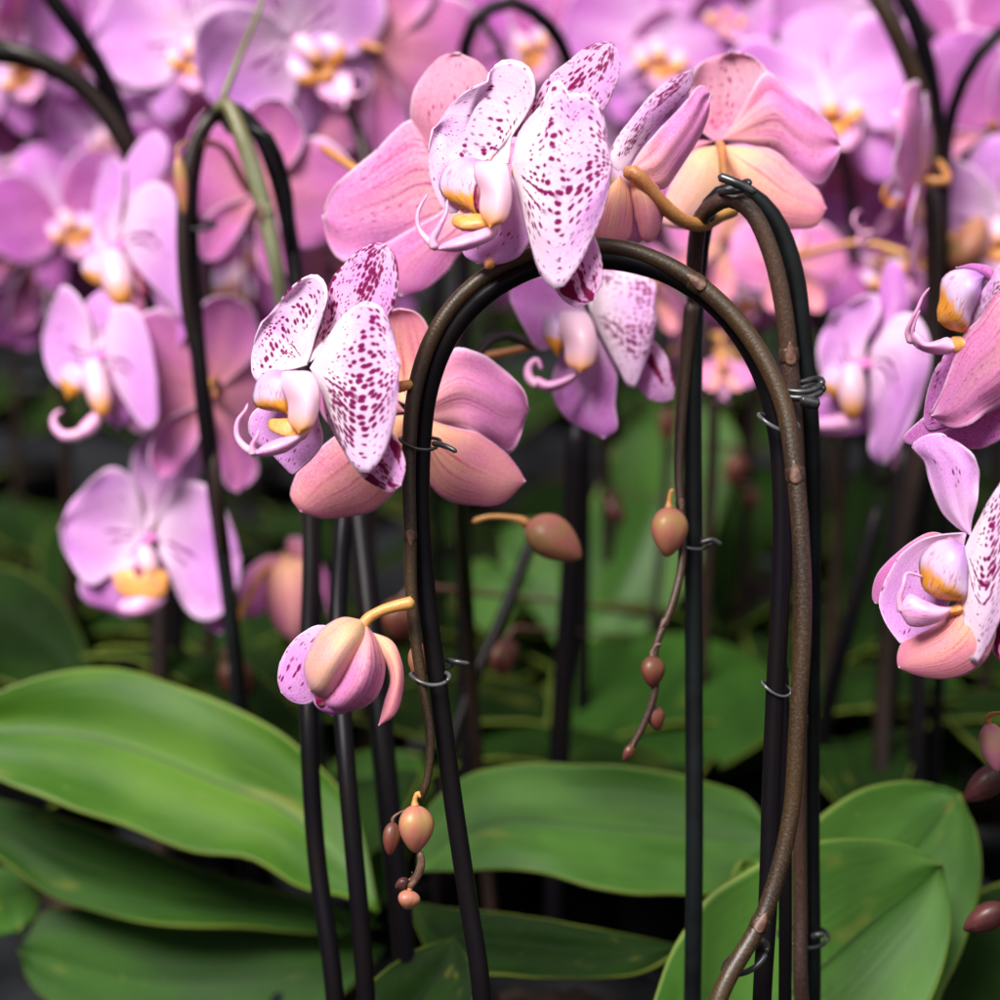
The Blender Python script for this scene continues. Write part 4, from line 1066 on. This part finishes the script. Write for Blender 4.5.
h3b, _ = hoop('dark curved hoop low in the upper corner, under the thick one', [(175, 700, 1.06), (172, 400, 1.04), (150, 210, 1.0), (128, 140, .98), (80, 84, .96), (20, 56, .95), (-50, 60, .95), (-90, 140, .97), (-95, 600, 1.0)], .0048)
p3.leaf((110, 720), [(60, 600), (0, 565), (-60, 570)], [(60, 700), (0, 680), (-80, 660)], (-120, 600), 1.02, (0, 1.0), 'leaf_deepshade')

# plant 7: right, behind
p7 = Plant('orchid seen past the arch with a pale lilac flower facing forward beside dark thick hoops', Vector((P(900, 860, 1.0).x, P(900, 860, 1.0).y, 0)))
p7.stem([(880, 900, 1.0), (884, 700, 1.0), (900, 560, .99), (925, 420, .98), (934, 280, .97), (930, 180, .96)], .0042, 'stemd')
p7.stem([(930, 180, .96), (926, 130, .96), (918, 90, .95), (890, 20, .94), (860, -30, .94)], .0042, 'stem')
Q = (800, 240, .2)
p7.flower((325, 620), .90, (.3, .05), [
    dict(k='lateral_sepal', m='bg', b='bgb', base=(320, 650), L=[(180, 740), (90, 800), (62, 900), (110, 965)], Rr=[(345, 760), (345, 880), (330, 960)], tip=(220, 980), cup=3, off=-3),
    dict(k='lateral_sepal', m='bgb', b='bgb', base=(345, 650), L=[(480, 900), (505, 1050)], Rr=[(420, 920), (445, 1080)], tip=(470, 1155), cup=2, off=-5),
    dict(k='dorsal_sepal', m='bg', b='bgb', base=(335, 600), L=[(390, 420), (392, 260), (415, 150)], Rr=[(480, 430), (552, 340), (535, 220), (500, 130)], tip=(452, 98), cup=3, off=-4),
    dict(k='petal', m='bgs', b='bgb', base=(312, 620), L=[(345, 480), (395, 360), (385, 270), (300, 290)], Rr=[(240, 680), (140, 710), (92, 620), (98, 490)], tip=(180, 360), cup=-3, off=3, ripple=1.5),
    dict(k='petal', m='bgs', b='bgb', base=(342, 630), L=[(400, 480), (490, 372), (580, 375), (640, 470), (655, 600), (610, 780), (520, 980)], Rr=[(352, 780), (342, 950), (360, 1090)], tip=(425, 1122), cup=3, off=3, ripple=1.5),
    dict(k='lobe', m='lobe', base=(230, 620), L=[(160, 620), (110, 670), (100, 730)], Rr=[(240, 700), (230, 760)], tip=(170, 800), cup=4, off=8),
    dict(k='blob', m='column', col=1, top=(255, 600, 8), bot=(262, 890, 14), w=72),
    dict(k='lobe', m='mid', base=(260, 860, 9), L=[(150, 880, 12), (70, 900, 15)], Rr=[(300, 920, 9), (200, 965, 12)], tip=(65, 950, 16), cup=3),
], Q)
p7.pose(868, 262, 1.05, yaw=10, pitch=-15, roll=30, size=.9, kind=2)
p7.pose(918, 180, .92, yaw=-108, pitch=-6, roll=24, size=.95, kind=4)
p7.bud(968, 250, .98, 70, 40, 60, 'bud')
p7.pose(790, 262, 1.0, yaw=190, pitch=10, roll=0, size=.62, kind=4)
h7, _ = hoop('thick brown hoop pair at the upper edge, behind the side flower', [(915, 800, 1.0), (925, 500, 1.0), (938, 300, .98), (940, 180, .97), (932, 90, .96), (915, 20, .95), (890, -40, .95), (1080, -60, 1.0), (1120, 400, 1.0)], .0040)
hoop('thin black hoop sloping out of the picture at the upper corner, above the side flower', [(945, 500, 1.0), (944, 250, 1.0), (950, 120, .99), (975, 60, .98), (1010, 25, .98), (1080, 0, 1.0), (1130, 300, 1.02)], .0030)
stake('dark stake in the shade below the pale lilac flower', [(905, 440, 1.05), (893, 600, 1.05), (882, 780, 1.05), (880, 900, 1.05)], .0060)
stake('slanting dark stake near the rolled magenta flower', [(880, 500, 1.0), (850, 620, 1.0), (822, 740, 1.02)], .0036)
p7.leaf((900, 900), [(840, 600), (830, 520), (850, 480)], [(920, 760), (900, 600), (880, 510)], (865, 470), 1.10, (0, .6), 'leaf_deepshade')
p7.leaf((905, 900), [(850, 720), (860, 680), (900, 650)], [(960, 800), (965, 700), (945, 660)], (925, 645), 1.05, (0, .8), 'leaf_shade')

# ================================================================ plants behind, each with the flowers that show
def back_plant(label, px, d, flowers, apex=None, stem='stemd', straps=((200, .15), (340, .16), (90, .14), (270, .13)), hooplabel=None, mat='leaf_deepshade', side=1, hoopgroup=None):
    g = P(px, 500, d); c = Vector((g.x, g.y, 0))
    pl = Plant(label, c)
    ax, az = (apex if apex else (px, 60))
    t = P(ax, az, d)
    w_ = c + Vector((0, 0, .088))
    pts = [w_, c + Vector((.004, 0, .2)), Vector((c.x + (t.x - c.x) * .3, c.y, .115 + (t.z - .115) * .75)), Vector((t.x - side * .035, t.y, t.z - .02)), t, Vector((t.x + side * .04, t.y - .01, t.z - .025)), Vector((t.x + side * .062, t.y - .015, t.z - .09)), Vector((t.x + side * .066, t.y - .015, t.z - .16))]
    pl.stem(pts, [.0030, .0028, .0026, .0024, .002, .0014], stem, world=True)
    if hooplabel:
        o = Vector((0, .004, -.006))
        hp = [q + o for q in pts[1:]]
        hoop(hooplabel, hp, .0030, 'hoop', hoopgroup, world=True)
    for f in flowers:
        pl.pose(*f[:3], yaw=f[3], pitch=f[4], roll=f[5], size=f[6], kind=f[7])
    for a, ln in straps:
        pl.strap(a, ln, .062, mat=mat)
    return pl


back_plant('blurred purple orchid beyond the dark curved hoops, flowers bunched at the picture edge', 60, 1.16, [(62, 215, 1.12, 20, -10, 20, .95, 2), (20, 160, 1.14, -10, 0, -30, .9, 2), (60, 40, 1.15, 15, -10, 10, 1.0, 2), (8, 60, 1.12, 0, 0, 40, .9, 1), (45, 290, 1.15, 10, 30, 60, .8, 2), (100, 130, 1.14, 40, 10, 0, .75, 3)], (40, 0), hooplabel='blurred dark hoop behind the purple bunch at the picture edge')
back_plant('blurred orchid with a whitish flower above the bend of the grey green stem', 200, 1.08, [(190, 40, 1.02, 5, -5, 10, .95, 0), (205, 160, 1.06, 150, 0, 30, 1.0, 3), (150, 20, 1.06, -20, 0, -10, .8, 1), (250, 120, 1.05, 190, 20, 0, .9, 2)], (230, -20))
back_plant('blurred orchid with large pink petals seen from behind, beside the topmost spotted flower', 360, 1.02, [(376, 50, 1.0, 192, -12, 20, 1.12, 1), (296, 40, .98, 25, 10, 40, 1.05, 0), (300, 150, 1.05, 170, 0, 60, 1.0, 2), (440, 60, 1.08, -10, 0, 50, 1.0, 2), (330, 250, 1.1, 190, 20, 0, .8, 2)], (400, -30))
back_plant('blurred orchid whose flowers show between the top spotted flower and the peach backed ones', 600, 1.16, [(600, 20, 1.15, 0, 0, 20, 1.0, 1), (655, 45, 1.10, 10, -10, 0, 1.05, 1), (520, 40, 1.12, -20, 0, 40, 1.0, 2), (560, 110, 1.14, 20, 10, 10, .9, 1), (640, 150, 1.14, 0, 10, 70, .9, 1)], (560, -20), side=-1, hooplabel='blurred dark loop over the top spotted flower')
hoop('small dark loop at the top edge, near the tip of the spotted flower', [(585, 300, 1.02), (580, 120, 1.02), (568, 60, 1.0), (545, 22, .98), (512, 2, .98), (482, 14, .98), (468, 35, .98), (462, 120, 1.0), (465, 400, 1.02)], .0032)
back_plant('blurred orchid with flowers at the top edge above the pink and peach flower', 740, 1.2, [(720, 10, 1.12, 10, -20, 0, .9, 1), (755, 90, 1.2, -20, 0, 30, .8, 1), (790, 20, 1.25, 20, 0, 20, 1.0, 2), (700, 70, 1.25, 0, 0, 40, 1.0, 2)], (760, -20), hooplabel='thin dark blurred hoop at the top edge above the pink and peach flower')
back_plant('blurred orchid with a large pale purple flower head between peach sepals and brown hoops', 830, 1.08, [(828, 100, 1.03, -10, -15, 10, 1.15, 3), (850, 150, 1.08, 170, 0, 50, 1.0, 1), (800, 170, 1.12, 0, 20, 40, .9, 2), (860, 20, 1.08, 10, 0, 0, 1.0, 1)], (850, -20))
back_plant('blurred orchid crowded into the upper corner behind the side view flower', 990, 1.1, [(965, 30, 1.08, -10, 0, 10, 1.0, 2), (990, 130, 1.02, 170, 0, 40, 1.1, 3), (1000, 220, 1.0, -20, 10, 0, .9, 0), (930, 70, 1.15, 10, 0, 60, 1.0, 2), (980, 240, 1.1, 180, 10, 10, .9, 2)], (1000, -10), side=-1)
back_plant('blurred orchid low in the gap under the arch with rose flower backs', 700, 1.05, [(650, 290, 1.05, 200, 10, 0, .55, 4), (725, 240, 1.05, 170, 0, 30, .7, 4), (740, 290, 1.1, 10, 0, 10, .6, 2), (722, 375, 1.0, 180, 50, 0, .35, 4)], (700, 180), straps=((180, .17), (20, .16), (250, .17), (120, .15)), mat='leaf_deepshade')

# hanging buds and pale leaves deep in the gaps
pg = Plant('orchid without open flowers in the dark gap, pale green leaves pointing up', Vector((P(600, 640, 1.12).x, P(600, 640, 1.12).y, 0)))
pg.leaf((560, 660), [(575, 560), (600, 480), (625, 430)], [(660, 620), (720, 520), (740, 440), (700, 400)], (660, 402), 1.15, (0, .35), 'leafb', groove=6, curl=6)
pg.leaf((590, 690), [(480, 560), (455, 600), (500, 640)], [(570, 640), (560, 560), (540, 520)], (500, 530), 1.12, (0, .5), 'leafb')
pg.leaf((620, 720), [(555, 750), (548, 700), (560, 655), (600, 636)], [(700, 770), (760, 745), (790, 710), (760, 660)], (690, 632), 1.05, (0, 1.2), 'leaf_shade', cup=4, groove=-5)
pg.leaf((650, 700), [(560, 640), (540, 600), (600, 540), (660, 500)], [(700, 640), (760, 560), (800, 480)], (740, 460), 1.2, (0, .6), 'leaf_shade', groove=6)
pg.stem([(640, 720, 1.12), (660, 560, 1.12), (668, 430, 1.12), (664, 330, 1.12), (650, 300, 1.12)], .0022, 'stemd')
for q in ((667, 425, 1.1, 20, 36, 0, 'budred'), (615, 512, 1.1, 18, 30, 30, 'buddark'), (735, 470, 1.1, 26, 34, -10, 'budred'), (722, 370, 1.05, 42, 50, 0, 'bud'), (750, 500, 1.12, 20, 24, 0, 'budred'), (398, 620, .95, 40, 44, 0, 'budred'), (505, 655, .98, 28, 36, 0, 'buddark')):
    pg.bud(*q)

def gap_plant(label, px, d, n, mat, seed):
    g = P(px, 600, d); pl = Plant(label, Vector((g.x, g.y, 0)))
    r_ = random.Random(seed)
    a0 = r_.uniform(0, 360)
    for i in range(n):
        pl.strap(a0 + 360 * i / n + r_.uniform(-14, 14), r_.uniform(.13, .19), r_.uniform(.055, .07), rise=r_.uniform(.03, .075), droop=r_.uniform(.01, .03), mat=mat)
    return pl


gap_plant('leafy orchid rosette low in the dark between the lilac flowers and the hoop', 60, 1.3, 6, 'leaf_deepshade', 3)
gap_plant('leafy orchid rosette behind the hanging peach buds', 440, 1.25, 6, 'leaf_deepshade', 4)
gap_plant('leafy orchid rosette in the shade beneath the pale lilac flower', 860, 1.35, 6, 'leaf_deepshade', 5)

# ---------------------------------------------------------------- far rows: one plant with parts, copied
def far_template(kind_seed):
    r_ = random.Random(kind_seed)
    pl = Plant('one of the far out of focus purple orchids filling the rows behind', Vector((0, 0, 0)), 'far rows of purple orchids')
    z = .45
    pts = [Vector(q) for q in ((0, 0, .115), (.004, 0, .25), (-.004, 0, .38), (.015, 0, z), (.05, 0, z + .012), (.085, -.01, z - .03), (.1, -.012, z - .1), (.102, -.012, z - .17))]
    pl.stem(pts, [.003, .0028, .0024, .0014], 'stemd', world=True)
    k = 0
    for i in range(8):
        t = .40 + i * .075
        q = resample(pts, 50)[min(49, int(t * 49))]
        off = Vector((r_.uniform(-.05, .05), -.02 + r_.uniform(-.02, .02), r_.uniform(-.03, .05)))
        B = Matrix(((1, 0, 0), (0, 0, 1), (0, -1, 0))).transposed().to_4x4()
        B = Matrix((RGT, Vector((0, 0, 1)), Vector((0, -1, 0)))).transposed().to_4x4()
        rot = Matrix.Rotation(R(r_.choice([0, 180, 150, 210]) + r_.uniform(-45, 45)), 4, 'Y') @ Matrix.Rotation(R(r_.uniform(-20, 20)), 4, 'X') @ Matrix.Rotation(R(r_.uniform(-40, 40)), 4, 'Z')
        Mx = Matrix.Translation(q + off) @ B @ rot @ Matrix.Scale(r_.uniform(1.0, 1.3), 4)
        pl.place(Mx, r_.choice([1, 2, 2, 3]))
    for a in (20, 140, 250):
        pl.strap(a + r_.uniform(-12, 12), r_.uniform(.12, .16), .055, mat='leaf_deepshade')
    return pl


def children(o):
    return [c for c in list(KIDS.get(o.name, []))]


T = [far_template(k) for k in (21, 22, 23)]
KIDS = {}
for o in list(bpy.data.objects):
    if o.parent: KIDS.setdefault(o.parent.name, []).append(o)


def dup(src, loc, rz, sc):
    r_ = src.copy(); COL.objects.link(r_)
    r_.location = loc; r_.rotation_euler = (0, 0, rz); r_.scale = (sc, sc, sc)
    for a in children(src):
        b = a.copy(); COL.objects.link(b); b.parent = r_
        for e in children(a):
            f = e.copy(); COL.objects.link(f); f.parent = b
    return r_


spots = []
for d, n, z0 in ((1.22, 8, 0), (1.5, 9, 0), (2.0, 10, 0), (2.5, 11, 0), (3.2, 13, 0)):
    half = .5 * d * KPX * 1000 * 1.32
    for i in range(n):
        if d < 1.3 and i in (1, 2): continue
        x = -half + 2 * half * (i + .5) / n + rnd.uniform(-.03, .03)
        y = (CAM + FWD * d).y + rnd.uniform(-.05, .05)
        spots.append((x, y, d))
for i, (x, y, d) in enumerate(spots):
    src = T[i % 3]
    rz = rnd.uniform(-.5, .5) + (math.pi if rnd.random() < .25 else 0)
    sc = 1.0 + rnd.uniform(-.05, .10) + (.06 if d > 2.2 else 0)
    if i < 3:
        src.o.location = (x, y, 0); src.o.rotation_euler = (0, 0, rz); src.o.scale = (sc,) * 3
    else:
        dup(src.o, (x, y, 0), rz, sc)
